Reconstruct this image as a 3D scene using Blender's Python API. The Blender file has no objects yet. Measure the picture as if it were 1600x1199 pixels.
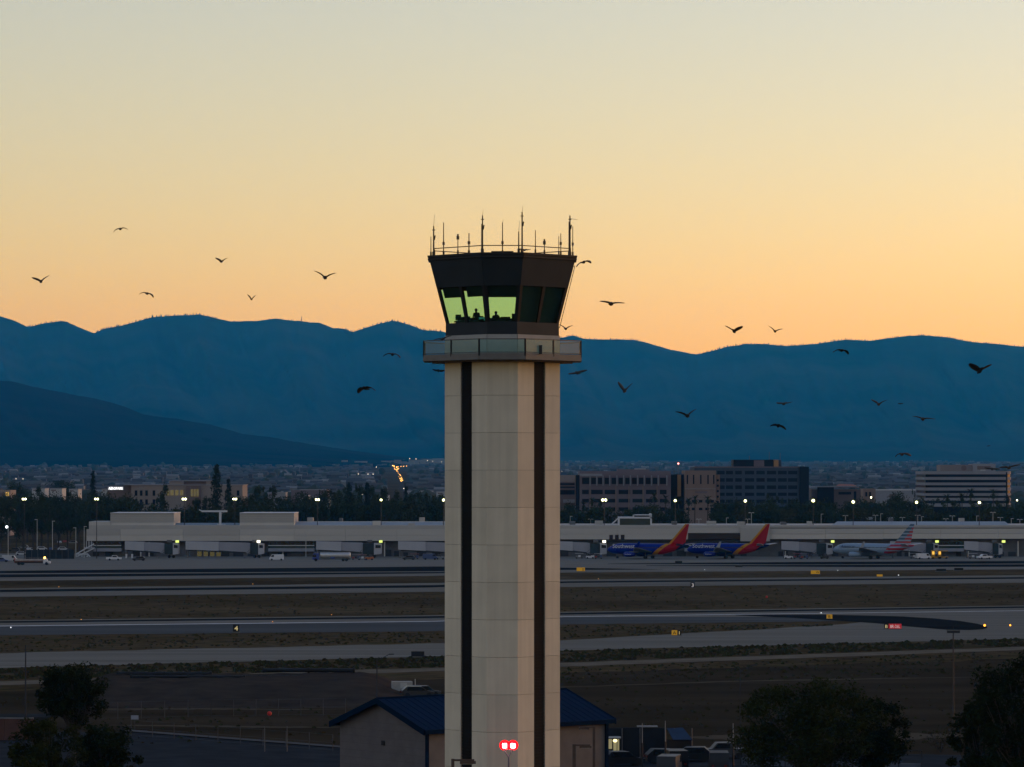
import bpy, bmesh, math, random
from mathutils import Vector, Matrix, noise as mnoise
sc = bpy.context.scene
R = math.radians
# ------------------------------------------------------------------ camera, sky, sun, exposure
F, HZ, H = 5600.0, 740.0, 31.0          # focal length in photo pixels, horizon row, eye height in metres
cam = bpy.data.cameras.new('camera'); cam_o = bpy.data.objects.new('camera', cam)
sc.collection.objects.link(cam_o); sc.camera = cam_o
cam_o.location = (0, 0, H); cam_o.rotation_euler = (R(90), 0, 0)
cam.sensor_width = 36; cam.lens = 36*F/1600; cam.shift_y = (HZ-599.5)/1600
cam.clip_start = 1; cam.clip_end = 60000
SUN_AZ, SUN_EL = 63, 2.0                 # dusk: the sun has just gone behind the ridges off to the right
world = bpy.data.worlds.new('World'); sc.world = world; world.use_nodes = True
wn = world.node_tree
sky = wn.nodes.new('ShaderNodeTexSky'); sky.sky_type = 'NISHITA'; sky.sun_disc = False
sky.sun_elevation = R(SUN_EL); sky.sun_rotation = R(SUN_AZ); sky.altitude = 300
sky.air_density = 1.0; sky.dust_density = 1.0; sky.ozone_density = 1.0
tint = wn.nodes.new('ShaderNodeMix'); tint.data_type = 'RGBA'; tint.blend_type = 'MULTIPLY'
tint.inputs[0].default_value = 1.0; tint.inputs[7].default_value = (1.0, .99, 1.33, 1)
wn.links.new(sky.outputs[0], tint.inputs[6]); wn.links.new(tint.outputs[2], wn.nodes['Background'].inputs[0])
wn.nodes['Background'].inputs[1].default_value = 0.15
sl = bpy.data.lights.new('sun', 'SUN'); sun = bpy.data.objects.new('sun', sl); sc.collection.objects.link(sun)
sl.energy = 0.08; sl.angle = R(12); sl.color = (1, .92, .55)
sd = Vector((math.sin(R(SUN_AZ))*math.cos(R(6)), math.cos(R(SUN_AZ))*math.cos(R(6)), math.sin(R(6))))
sun.rotation_euler = sd.to_track_quat('Z', 'Y').to_euler(); sun.location = (60, -20, 80)
sc.view_settings.view_transform = 'Standard'; sc.view_settings.look = 'None'
sc.view_settings.gamma = 1; sc.view_settings.use_curve_mapping = False
sc.view_settings.exposure = 1.42
sc.render.engine = 'CYCLES'
sc.cycles.use_denoising = True; sc.cycles.max_bounces = 6; sc.cycles.volume_bounces = 1
sc.cycles.transparent_max_bounces = 16; sc.cycles.caustics_reflective = False; sc.cycles.caustics_refractive = False
sc.cycles.sample_clamp_indirect = 4

# ------------------------------------------------------------------ helpers
COL = sc.collection
rnd = random.Random(7)
def at(px, py, Y): return Vector(((px-800)/F*Y, Y, H-(py-HZ)/F*Y))
def gnd(px, py): Y = F*H/(py-HZ); return Vector(((px-800)/F*Y, Y, 0))
def terrain(Y): return max(0.0, (Y-1450)*0.0058)

class MB:
    def __init__(s): s.v = []; s.f = []; s.m = []; s.cur = 0
    def add(s, vs, fs):
        o = len(s.v); s.v += [tuple(p) for p in vs]
        for f in fs: s.f.append(tuple(i+o for i in f)); s.m.append(s.cur)
        return s
    def box(s, x0, x1, y0, y1, z0, z1):
        return s.add([(x0,y0,z0),(x1,y0,z0),(x1,y1,z0),(x0,y1,z0),(x0,y0,z1),(x1,y0,z1),(x1,y1,z1),(x0,y1,z1)],
                     [(0,3,2,1),(4,5,6,7),(0,1,5,4),(1,2,6,5),(2,3,7,6),(3,0,4,7)])
    def obox(s, c, size, rz=0, ry=0):
        m = Matrix.Translation(c) @ Matrix.Rotation(rz, 4, 'Z') @ Matrix.Rotation(ry, 4, 'Y'); a, b, d = [q/2 for q in size]
        return s.add([m @ Vector(p) for p in [(-a,-b,-d),(a,-b,-d),(a,b,-d),(-a,b,-d),(-a,-b,d),(a,-b,d),(a,b,d),(-a,b,d)]],
                     [(0,3,2,1),(4,5,6,7),(0,1,5,4),(1,2,6,5),(2,3,7,6),(3,0,4,7)])
    def tube(s, p0, p1, r0, r1=None, n=8, cap=True):
        r1 = r0 if r1 is None else r1
        p0, p1 = Vector(p0), Vector(p1); d = (p1-p0).normalized()
        a = d.orthogonal().normalized(); b = d.cross(a)
        vs = [p0+(a*math.cos(2*math.pi*i/n)+b*math.sin(2*math.pi*i/n))*r0 for i in range(n)]
        vs += [p1+(a*math.cos(2*math.pi*i/n)+b*math.sin(2*math.pi*i/n))*r1 for i in range(n)]
        fs = [(i, (i+1) % n, n+(i+1) % n, n+i) for i in range(n)]
        if cap: fs += [tuple(range(n-1, -1, -1)), tuple(range(n, 2*n))]
        return s.add(vs, fs)
    def prism(s, poly, z0, z1):
        n = len(poly); vs = [(x, y, z0) for x, y in poly]+[(x, y, z1) for x, y in poly]
        return s.add(vs, [(i, (i+1) % n, n+(i+1) % n, n+i) for i in range(n)]+[tuple(range(n-1,-1,-1)), tuple(range(n,2*n))])
    def extr(s, poly, axis, t0, t1):
        # poly in the plane across 'axis' ('x': (y,z); 'y': (x,z)), pulled from t0 to t1
        n = len(poly); mk = (lambda p, t: (t, p[0], p[1])) if axis == 'x' else (lambda p, t: (p[0], t, p[1]))
        vs = [mk(p, t0) for p in poly]+[mk(p, t1) for p in poly]
        return s.add(vs, [(i, (i+1) % n, n+(i+1) % n, n+i) for i in range(n)]+[tuple(range(n-1,-1,-1)), tuple(range(n,2*n))])
    def loft(s, rings, cap=True):
        n = len(rings[0]); vs = [p for r in rings for p in r]; fs = []
        for k in range(len(rings)-1):
            fs += [(k*n+i, k*n+(i+1) % n, (k+1)*n+(i+1) % n, (k+1)*n+i) for i in range(n)]
        if cap: fs += [tuple(range(n-1,-1,-1)), tuple(range((len(rings)-1)*n, len(rings)*n))]
        return s.add(vs, fs)
    def ball(s, c, r, n=8, k=5, sq=(1,1,1)):
        rings = []
        for j in range(k+1):
            t = math.pi*(0.02+0.96*j/k)-math.pi/2
            rings.append([(c[0]+r*sq[0]*math.cos(t)*math.cos(2*math.pi*i/n), c[1]+r*sq[1]*math.cos(t)*math.sin(2*math.pi*i/n), c[2]+r*sq[2]*math.sin(t)) for i in range(n)])
        return s.loft(rings)
    def mesh(s, name, mats, smooth=False, off=None):
        me = bpy.data.meshes.new(name)
        vs = s.v if off is None else [(x-off[0], y-off[1], z-off[2]) for x, y, z in s.v]
        me.from_pydata(vs, [], s.f)
        for m in (mats if isinstance(mats, (list, tuple)) else [mats]): me.materials.append(m)
        if any(s.m): me.polygons.foreach_set('material_index', s.m)
        if smooth: me.polygons.foreach_set('use_smooth', [True]*len(me.polygons))
        me.update(); return me
    def build(s, name, mats, parent=None, off=None, smooth=False, recalc=True):
        me = s.mesh(name, mats, smooth, off)
        if recalc:
            bm = bmesh.new(); bm.from_mesh(me); bmesh.ops.recalc_face_normals(bm, faces=bm.faces); bm.to_mesh(me); bm.free()
        return link(name, me, parent)
def link(name, me, parent=None, loc=None):
    o = bpy.data.objects.new(name, me); COL.objects.link(o)
    if parent is not None: o.parent = parent
    if loc is not None: o.location = loc
    return o
def tag(o, label=None, cat=None, group=None, kind=None):
    for k, v in (('label', label), ('category', cat), ('group', group), ('kind', kind)):
        if v: o[k] = v
    return o
def thing(name, label, cat, loc=(0,0,0), rz=0, group=None):
    o = bpy.data.objects.new(name, None); COL.objects.link(o); o.empty_display_size = .2
    o.location = loc; o.rotation_euler = (0, 0, rz)
    return tag(o, label, cat, group)
def dup(o, parent=None):
    c = o.copy(); COL.objects.link(c)
    if parent is not None: c.parent = parent
    for ch in list(o.children): dup(ch, c)
    return c
def place(proto, used, loc, rz=0, scale=None, label=None):
    # the first call uses the prototype itself, later calls copy it with all its parts
    o = proto if not used else dup(proto)
    used.append(1); o.location = loc; o.rotation_euler = (0, 0, rz)
    if scale is not None: o.scale = scale if hasattr(scale, '__len__') else (scale,)*3
    if label: o['label'] = label
    return o
def text(s, size, mat, name, parent, M4, extrude=.01, squash=1.0):
    cu = bpy.data.curves.new('lettering', 'FONT'); cu.body = s; cu.size = size; cu.extrude = extrude; cu.align_x = 'LEFT'; cu.resolution_u = 2
    t = bpy.data.objects.new('lettering', cu); COL.objects.link(t)
    me = bpy.data.meshes.new_from_object(t.evaluated_get(bpy.context.evaluated_depsgraph_get()))
    bpy.data.objects.remove(t); me.transform(M4 @ Matrix.Diagonal((squash, 1, 1, 1))); me.materials.clear(); me.materials.append(mat)
    return link(name, me, parent)

# ------------------------------------------------------------------ materials
MATS = {}
def mat(name, col, rough=.8, var=.18, scale=1.0, metal=0, bump=0, col2=None, stretch=(1,1,1), emit=None, estr=0, spec=.3, objspace=False):
    if name in MATS: return MATS[name]
    m = bpy.data.materials.new(name); m.use_nodes = True; nt = m.node_tree; b = nt.nodes['Principled BSDF']
    b.inputs['Roughness'].default_value = rough; b.inputs['Metallic'].default_value = metal
    b.inputs['Specular IOR Level'].default_value = spec
    if var > 0 or col2:
        if objspace:
            src = nt.nodes.new('ShaderNodeTexCoord').outputs['Object']
        else:
            src = nt.nodes.new('ShaderNodeNewGeometry').outputs['Position']
        mp = nt.nodes.new('ShaderNodeMapping'); mp.inputs['Scale'].default_value = stretch; nt.links.new(src, mp.inputs[0])
        n = nt.nodes.new('ShaderNodeTexNoise'); n.inputs['Scale'].default_value = scale; n.inputs['Detail'].default_value = 5
        nt.links.new(mp.outputs[0], n.inputs['Vector'])
        r = nt.nodes.new('ShaderNodeValToRGB'); r.color_ramp.elements[0].position = .3; r.color_ramp.elements[1].position = .7
        c2 = col2 or tuple(min(1, c*(1+var)) for c in col); c1 = col if col2 else tuple(c*(1-var) for c in col)
        r.color_ramp.elements[0].color = (*c1, 1); r.color_ramp.elements[1].color = (*c2, 1)
        nt.links.new(n.outputs[0], r.inputs[0]); nt.links.new(r.outputs[0], b.inputs['Base Color'])
        if bump:
            bp = nt.nodes.new('ShaderNodeBump'); bp.inputs['Strength'].default_value = bump; bp.inputs['Distance'].default_value = .05
            nt.links.new(n.outputs[0], bp.inputs['Height']); nt.links.new(bp.outputs[0], b.inputs['Normal'])
    else:
        b.inputs['Base Color'].default_value = (*col, 1)
    if emit:
        b.inputs['Emission Color'].default_value = (*emit, 1); b.inputs['Emission Strength'].default_value = estr
    MATS[name] = m; return m
def glassmat(name, tintc, gloss=.12, rough=.02, milk=0, milkc=(.5,.6,.6)):
    # thin tinted pane: what is behind shows through the tint, with a fresnel reflection and an optional milky diffuse layer
    m = bpy.data.materials.new(name); m.use_nodes = True; nt = m.node_tree; out = nt.nodes['Material Output']
    nt.nodes.remove(nt.nodes['Principled BSDF'])
    tr = nt.nodes.new('ShaderNodeBsdfTransparent'); tr.inputs[0].default_value = (*tintc, 1)
    gl = nt.nodes.new('ShaderNodeBsdfGlossy'); gl.inputs['Roughness'].default_value = rough
    lw = nt.nodes.new('ShaderNodeLayerWeight'); lw.inputs[0].default_value = .5
    pw = nt.nodes.new('ShaderNodeMath'); pw.operation = 'POWER'; pw.inputs[1].default_value = 4; nt.links.new(lw.outputs['Facing'], pw.inputs[0])
    ml = nt.nodes.new('ShaderNodeMath'); ml.operation = 'MULTIPLY_ADD'; ml.inputs[1].default_value = .9; ml.inputs[2].default_value = gloss*.4
    nt.links.new(pw.outputs[0], ml.inputs[0]); ml.use_clamp = True
    mx = nt.nodes.new('ShaderNodeMixShader'); nt.links.new(ml.outputs[0], mx.inputs[0]); nt.links.new(tr.outputs[0], mx.inputs[1]); nt.links.new(gl.outputs[0], mx.inputs[2])
    last = mx
    if milk:
        df = nt.nodes.new('ShaderNodeBsdfDiffuse'); df.inputs[0].default_value = (*milkc, 1)
        m2 = nt.nodes.new('ShaderNodeMixShader'); m2.inputs[0].default_value = milk
        nt.links.new(mx.outputs[0], m2.inputs[1]); nt.links.new(df.outputs[0], m2.inputs[2]); last = m2
    nt.links.new(last.outputs[0], out.inputs[0]); MATS[name] = m; return m
def lamp(name, col, strength): return mat(name, col, var=0, emit=col, estr=strength)

grass_m = mat('dry_grass', (.062,.043,.022), .95, 0, .012, col2=(.120,.086,.046), stretch=(.5,1.6,1), spec=0)
def enrich_grass(m):
    # second, finer layer: green tufts and bare soil streaks along the mowing direction
    nt = m.node_tree; b = nt.nodes['Principled BSDF']; prev = b.inputs['Base Color'].links[0].from_socket
    g = nt.nodes.new('ShaderNodeNewGeometry'); mp = nt.nodes.new('ShaderNodeMapping'); mp.inputs['Scale'].default_value = (.10,.22,1)
    n = nt.nodes.new('ShaderNodeTexNoise'); n.inputs['Scale'].default_value = 1; n.inputs['Detail'].default_value = 8; n.inputs['Roughness'].default_value = .65
    r = nt.nodes.new('ShaderNodeValToRGB'); r.color_ramp.elements[0].position = .52; r.color_ramp.elements[1].position = .66
    mx = nt.nodes.new('ShaderNodeMix'); mx.data_type = 'RGBA'; mx.inputs[7].default_value = (.050,.050,.018,1)
    n2 = nt.nodes.new('ShaderNodeTexNoise'); n2.inputs['Scale'].default_value = 2.2; n2.inputs['Detail'].default_value = 6
    mx2 = nt.nodes.new('ShaderNodeMix'); mx2.data_type = 'RGBA'; mx2.blend_type = 'MULTIPLY'; mx2.inputs[0].default_value = .8
    nt.links.new(g.outputs[0], mp.inputs[0]); nt.links.new(mp.outputs[0], n.inputs[0]); nt.links.new(n.outputs[0], r.inputs[0])
    nt.links.new(r.outputs[0], mx.inputs[0]); nt.links.new(prev, mx.inputs[6]); nt.links.new(mp.outputs[0], n2.inputs[0])
    nt.links.new(mx.outputs[2], mx2.inputs[6]); r3 = nt.nodes.new('ShaderNodeMapRange'); r3.inputs[1].default_value = .3; r3.inputs[2].default_value = .7; r3.inputs[3].default_value = .35; r3.inputs[4].default_value = 1.25; nt.links.new(n2.outputs[0], r3.inputs[0]); nt.links.new(r3.outputs[0], mx2.inputs[7]); nt.links.new(mx2.outputs[2], b.inputs['Base Color'])
enrich_grass(grass_m)
conc_m = mat('apron_concrete', (.18,.17,.145), .85, .22, .22, stretch=(.04,1,1), spec=0)
taxi_m = mat('taxiway_concrete', (.17,.158,.13), .85, .22, .25, stretch=(.04,1,1), spec=0)
runway_m = mat('runway_asphalt', (.085,.088,.086), .75, .22, .25, stretch=(.03,1,1), spec=0)
asph_m = mat('dark_asphalt', (.018,.019,.019), .7, .25, .08, stretch=(.3,1,1), spec=0)
lot_m = mat('lot_asphalt', (.034,.037,.040), .8, .2, .3, spec=0)
dirt_m = mat('pale_dirt', (.145,.122,.09), .95, .2, .2, spec=0)
soil_m = mat('dark_soil', (.035,.028,.024), .95, .3, .3, bump=.4, spec=0)
track_m = mat('faint_dirt_track', (.085,.068,.048), .95, .2, .3, spec=0)
paint_w = mat('white_paint', (.5,.5,.5), .7, .2, .5)
steel_m = mat('grey_steel', (.12,.12,.125), .5, .1, 2, metal=.6)
dark_m = mat('dark_metal', (.02,.021,.023), .5, .1, 2)
black_m = mat('black_rubber', (.01,.01,.01), .7, 0)
white_m = mat('white_panel', (.55,.55,.56), .6, .06, .4)
glassd_m = mat('dark_glass', (.01,.014,.018), .12, 0, spec=.6)

# ------------------------------------------------------------------ ground, pavements, mountains
def ground():
    mb = MB(); ys = [-800, -200, 0, 300, 700, 1100, 1449, 1451]+[1451+k*455 for k in range(1, 40)]+[24000, 40000]
    xs = [-20000, -8000, -3000, -1500, -700, -300, 0, 300, 700, 1500, 3000, 8000, 20000]
    vs = [(x, y, terrain(y)) for y in ys for x in xs]; n = len(xs)
    fs = [(j*n+i, j*n+i+1, (j+1)*n+i+1, (j+1)*n+i) for j in range(len(ys)-1) for i in range(n-1)]
    mb.add(vs, fs); tag(mb.build('ground', grass_m), kind='structure')
ground()
def pl(pts, x):
    if x <= pts[0][0]: a, b = pts[0], pts[1]
    elif x >= pts[-1][0]: a, b = pts[-2], pts[-1]
    else:
        for a, b in zip(pts, pts[1:]):
            if a[0] <= x <= b[0]: break
    return a[1]+(b[1]-a[1])*(x-a[0])/(b[0]-a[0])
def band(name, m, top, bot, z, x0=-500, x1=2100, n=60, wob=0, kind='structure', parent=None, taper=0):
    mb = MB(); vs = []
    for i in range(n+1):
        x = x0+(x1-x0)*i/n
        w = wob*(mnoise.noise((x*.02, z*50, 0))+.5*mnoise.noise((x*.11, z*50, 3)))
        yt, yb = pl(top, x)+w, pl(bot, x)+w*.7
        if taper: k = min(1, i/(n*taper), (n-i)/(n*taper))*(.75+.5*mnoise.noise((x*.05, 9, z))); ym = (yt+yb)/2; yt, yb = ym+(yt-ym)*k, ym+(yb-ym)*k
        a, b = gnd(x, yt), gnd(x, yb); vs += [(a.x, a.y, z), (b.x, b.y, z)]
    mb.add(vs, [(2*i, 2*i+1, 2*i+3, 2*i+2) for i in range(n)])
    o = mb.build(name, m, parent)
    if parent is None: tag(o, kind=kind)
    return o
ap = band('apron', conc_m, [(-500,865),(2100,865)], [(0,908),(690,900),(880,895),(1600,890)], .02)
band('taxiway', asph_m, [(0,892.5),(690,885.5),(880,887.5),(1035,890)], [(0,896.2),(690,893),(880,891),(1035,890.2)], .05, x1=1035)
band('taxiway', asph_m, [(0,898),(690,894.3),(860,892)], [(0,902.7),(690,896.3),(860,892.4)], .05, x1=860)
band('taxiway', asph_m, [(950,881),(1250,878.5),(1600,877)], [(950,881.4),(1250,882.5),(1600,881)], .05, x0=950)
band('taxiway', asph_m, [(1010,884),(1350,883),(1600,882.3)], [(1010,884.5),(1350,886.5),(1600,886)], .05, x0=1010)
band('runway', taxi_m, [(0,919.6),(690,911),(880,906),(1600,899)], [(0,933),(690,925),(880,917.5),(1600,911)], .02, wob=.3, n=140)
band('runway_wear', asph_m, [(0,922),(690,914.6),(880,909),(1600,902.3)], [(0,925.6),(690,918.2),(880,911.3),(1600,904.6)], .05)
band('field', mat('dark_near_field', (.030,.023,.014), .95, 0, .05, col2=(.056,.042,.026), spec=0, stretch=(.4,1.4,1)), [(-500,1086),(0,1080),(560,1066),(880,1052),(1600,1030),(2100,1018)], [(-500,1240),(2100,1240)], .008, wob=2.5)  # near field, darker than the grass beyond
rw = band('runway', runway_m, [(0,970),(690,962),(880,957),(1600,947)], [(0,993),(690,986.5),(880,976),(1310,971),(1600,962)], .02, wob=.35)
band('runway_shoulder', taxi_m, [(0,969.6),(690,961.6),(880,956.6),(1600,946.6)], [(0,971.3),(690,963.3),(880,958.2),(1600,948)], .05)
band('runway_edge', asph_m, [(0,971.3),(690,963.3),(880,958.2),(1600,948)], [(0,973.6),(690,965.6),(880,960.6),(1600,950)], .05)
band('runway_wear', taxi_m, [(0,974),(690,966.4),(880,961),(1600,950.5)], [(0,979.5),(690,971.6),(880,965),(1310,964),(1600,963)], .035)
band('runway_centreline', paint_w, [(0,978.4),(690,971),(880,963.8),(1600,954.6)], [(0,979.3),(690,971.8),(880,964.5),(1600,955.1)], .06)
band('taxiway', taxi_m, [(0,1021),(690,1006),(880,1001),(1310,976.5),(1420,963),(1600,955)], [(0,1044),(690,1026),(880,1017),(1600,998)], .03, wob=.9, n=140)
def fillet():
    top = [(1150,961.3),(1300,961.3),(1400,963.6),(1460,967),(1500,971),(1528,975.5),(1541,979.5)]; bot = [(1543,982),(1535,984),(1515,985.2),(1480,984.6),(1420,979.5),(1370,974.5),(1310,970.5),(1240,966),(1150,962)]
    mb = MB(); vs = [gnd(*p) for p in top+bot]; mb.add([(v.x, v.y, .08) for v in vs], [tuple(range(len(vs)))]); tag(mb.build('taxiway_fillet', asph_m), kind='structure')
fillet()
band('service_road', dirt_m, [(0,1065),(300,1056),(560,1047),(690,1044),(880,1036),(1600,1011)], [(0,1071),(300,1061),(560,1053),(690,1049),(880,1042),(1600,1016)], .02, wob=.6)
band('dirt_track', track_m, [(700,1080),(880,1073),(1158,1063.5),(1490,1057.5),(1560,1056)], [(700,1082),(880,1075),(1158,1065.5),(1490,1060.5),(1560,1059)], .02, x0=700, x1=1560, wob=.8, taper=.3)
band('dirt_track', track_m, [(120,1107),(320,1106.5),(540,1108)], [(120,1110),(320,1109.5),(540,1111)], .02, x0=60, x1=540, wob=.8, taper=.3)
band('dirt_track', track_m, [(1060,1141),(1300,1146),(1520,1142)], [(1060,1164),(1300,1160),(1520,1157)], .02, x0=1060, x1=1560, wob=1.5, taper=.3)
band('dirt_track', track_m, [(180,1132),(420,1135),(560,1136)], [(180,1135),(420,1138),(560,1139)], .02, x0=150, x1=560, wob=.8, taper=.3)
band('car_park', lot_m, [(-500,1146),(205,1144),(520,1168),(700,1174),(880,1180),(1060,1172),(1600,1182)], [(-500,1500),(2100,1500)], .02)
band('kerb', mat('kerb_concrete', (.10,.098,.095), .9, .15, .8, spec=0), [(195,1141.2),(520,1166.3)], [(195,1144),(520,1169)], .13, x0=195, x1=700)

RIDGE = [(-700,520),(-300,480),(0,495),(20,500),(43,511),(70,505),(95,502),(105,503),(130,514),(147,521),(160,515),(195,508),(240,495),(280,493),(310,491),(335,497),(360,503),(400,502),(430,498),(450,500),(470,502),(500,505),(520,513),(537,514),(551,519),(570,513),(590,507),(610,502),(620,502),(640,508),(660,516),(690,518),(720,526),(800,532),(860,531),(895,524.5),(910,529),(940,531),(990,531),(1015,537),(1050,547),(1090,554),(1110,549),(1140,541),(1165,538),(1195,538),(1230,541),(1270,538),(1320,531),(1360,533),(1400,527),(1440,524),(1480,527),(1520,535),(1560,538),(1600,542),(1900,560),(2300,520)]
FOOT = [(-700,560),(-250,575),(0,596),(20,596),(50,604),(100,614),(150,623),(190,634),(225,648),(280,655),(330,664),(380,679),(420,683),(460,690),(520,700),(600,711),(680,720),(760,726)]
def mountains(name, prof, Yb, Yr, x0, x1, nx, ny, m, amp, yb):
    mb = MB(); vs = []
    for j in range(ny+5):
        v = j/ny
        for i in range(nx+1):
            px = x0+(x1-x0)*i/nx; e = HZ-pl(prof, px)
            fine = .9*mnoise.noise((px*.045, 1.7, 0))+.6*mnoise.noise((px*.16, 5.1, 0))
            Y = Yb+(Yr-Yb)*v
            if v <= 1:
                sp = mnoise.fractal((px*.012+v*1.2, v*1.6+px*.004, 2.0), 1.0, 2.0, 5)
                ang = (HZ-yb)+(e+fine-(HZ-yb))*(.55*v**.85+.45*v**1.9)
                ang += amp*sp*4*v*(1-v)
                z = H+ang/F*Y
                Yj = Y+(Yr-Yb)*.18*sp*(1-v)*v*4
            else:
                z = H+(e+fine)/F*Yr-(v-1)*(Yr-Yb)*.35; Yj = Y
            z = max(z, terrain(Yj)-15)
            vs.append(((px-800)/F*(Yr if v >= 1 else Yj), Yj, z))
    n = nx+1
    mb.add(vs, [(j*n+i, j*n+i+1, (j+1)*n+i+1, (j+1)*n+i) for j in range(ny+4) for i in range(nx)])
    return tag(mb.build(name, m, smooth=True), kind='structure')
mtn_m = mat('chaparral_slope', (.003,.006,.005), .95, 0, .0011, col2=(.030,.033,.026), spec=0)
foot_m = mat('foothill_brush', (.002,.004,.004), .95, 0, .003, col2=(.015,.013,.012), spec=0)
YR, YF = 24000, 12500
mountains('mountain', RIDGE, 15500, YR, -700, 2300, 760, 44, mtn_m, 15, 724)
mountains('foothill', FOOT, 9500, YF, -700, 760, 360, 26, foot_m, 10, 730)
# ------------------------------------------------------------------ control tower
def octp(w, c): return [(-c,-w),(c,-w),(w,-c),(w,c),(c,w),(-c,w),(-w,c),(-w,-c)]
def tower_concrete():
    m = mat('tower_concrete', (.60,.53,.405), .9, .05, .7, bump=.05, spec=.1); nt = m.node_tree; b = nt.nodes['Principled BSDF']
    prev = b.inputs['Base Color'].links[0].from_socket
    oi = nt.nodes.new('ShaderNodeObjectInfo'); r = nt.nodes.new('ShaderNodeMapRange'); r.inputs[3].default_value = .93; r.inputs[4].default_value = 1.05
    g = nt.nodes.new('ShaderNodeNewGeometry'); mp = nt.nodes.new('ShaderNodeMapping'); mp.inputs['Scale'].default_value = (2.4,2.4,.10)
    n = nt.nodes.new('ShaderNodeTexNoise'); n.inputs['Scale'].default_value = 1; n.inputs['Detail'].default_value = 6
    r2 = nt.nodes.new('ShaderNodeMapRange'); r2.inputs[1].default_value = .35; r2.inputs[2].default_value = .7; r2.inputs[3].default_value = .91; r2.inputs[4].default_value = 1.04
    ml = nt.nodes.new('ShaderNodeMath'); ml.operation = 'MULTIPLY'; mx = nt.nodes.new('ShaderNodeMix'); mx.data_type = 'RGBA'; mx.blend_type = 'MULTIPLY'; mx.inputs[0].default_value = 1
    nt.links.new(oi.outputs['Random'], r.inputs[0]); nt.links.new(g.outputs[0], mp.inputs[0]); nt.links.new(mp.outputs[0], n.inputs[0]); nt.links.new(n.outputs[0], r2.inputs[0])
    nt.links.new(r.outputs[0], ml.inputs[0]); nt.links.new(r2.outputs[0], ml.inputs[1]); nt.links.new(prev, mx.inputs[6]); nt.links.new(ml.outputs[0], mx.inputs[7]); nt.links.new(mx.outputs[2], b.inputs['Base Color'])
    return m
tc_m = tower_concrete()
joint_m = mat('joint_sealant', (.22,.20,.17), .9, .1, 3)  # sealant colour of the joints between wall panels
strip_m = mat('louvre_bronze', (.010,.010,.011), .7, .15, 1.5, spec=.1)
cabm = mat('cab_cladding', (.020,.026,.030), .6, .12, .8, spec=.15)
cab2 = mat('cab_frame', (.012,.013,.014), .5, .1, 2, spec=.2)
curbm = mat('gallery_curb', (.33,.32,.29), .85, .1, 1)
slabm = mat('gallery_slab', (.16,.14,.12), .85, .12, 1)
grn = glassmat('green_tinted_glass', (.80,.99,.90), .10)
rail_glass = glassmat('gallery_glass', (.55,.83,.84), .07, .05, .20, (.24,.44,.42))
TX, TY = -0.625, 233.3
tower = thing('control_tower', 'tall cream concrete airport control tower with dark glazed cab and roof antennas', 'control tower', (TX, TY, 0))
SW, SC = 3.73, 1.0
def facet(f, s, w, c, off=0):
    p = octp(w, c); a, b = Vector(p[f]), Vector(p[(f+1) % 8]); d = (b-a).normalized(); n = Vector((d.y, -d.x))
    q = a+(b-a)*s+n*off; return q.x, q.y
def fslab(mb, f, s0, s1, z0, z1, wc, o0, o1):
    # a block lying on facet f between heights z0..z1; wc(z) gives the plan size there, o0 and o1 its inner and outer face
    pts = []
    for z in (z0, z1):
        w, c = wc(z)
        for s, o in ((s0,o0),(s1,o0),(s1,o1),(s0,o1)): pts.append((*facet(f, s, w, c, o), z))
    mb.add(pts, [(0,1,2,3),(7,6,5,4),(0,4,5,1),(1,5,6,2),(2,6,7,3),(3,7,4,0)]); return mb
shaft_wc = lambda z: (SW, SC)
mb = MB(); mb.prism(octp(SW-.16, SC-.07), 0, 38.3); mb.build('shaft_core', joint_m, tower)
zs = [38.2]+[31.21+2.4*k for k in range(2, -13, -1)]+[0]
zs = [z for z in zs if z >= 0]
for f in range(8):
    segs = [(0.0, .385), (.646, 1.0)] if f % 2 else [(0.0, 1.0)]
    for s0, s1 in segs:
        g = .0035
        me = fslab(MB(), f, s0+(g if s0 else 0), s1-(g if s1 < 1 else 0), 0, 2.4-.018, shaft_wc, -.15, 0).mesh('wall_panel', tc_m)
        last = {}
        for zt, zb in zip(zs, zs[1:]):
            h = zt-zb
            if abs(h-2.4) < .01: link('wall_panel', me, tower, (0, 0, zb+.012))
            elif h > .2: fslab(MB(), f, s0+(g if s0 else 0), s1-(g if s1 < 1 else 0), zb+.012, zt, shaft_wc, -.15, 0).build('wall_panel', tc_m, tower)
    if f % 2:
        lv = fslab(MB(), f, .392, .639, 0, 38.2, shaft_wc, -.158, -.10).build('louvre_strip', strip_m, tower)
        mb = MB(); z = .1
        while z < 38.1: fslab(mb, f, .395, .636, z, z+.09, shaft_wc, -.10, -.04); z += .2
        mb.build('louvre_slats', strip_m, lv)
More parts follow.
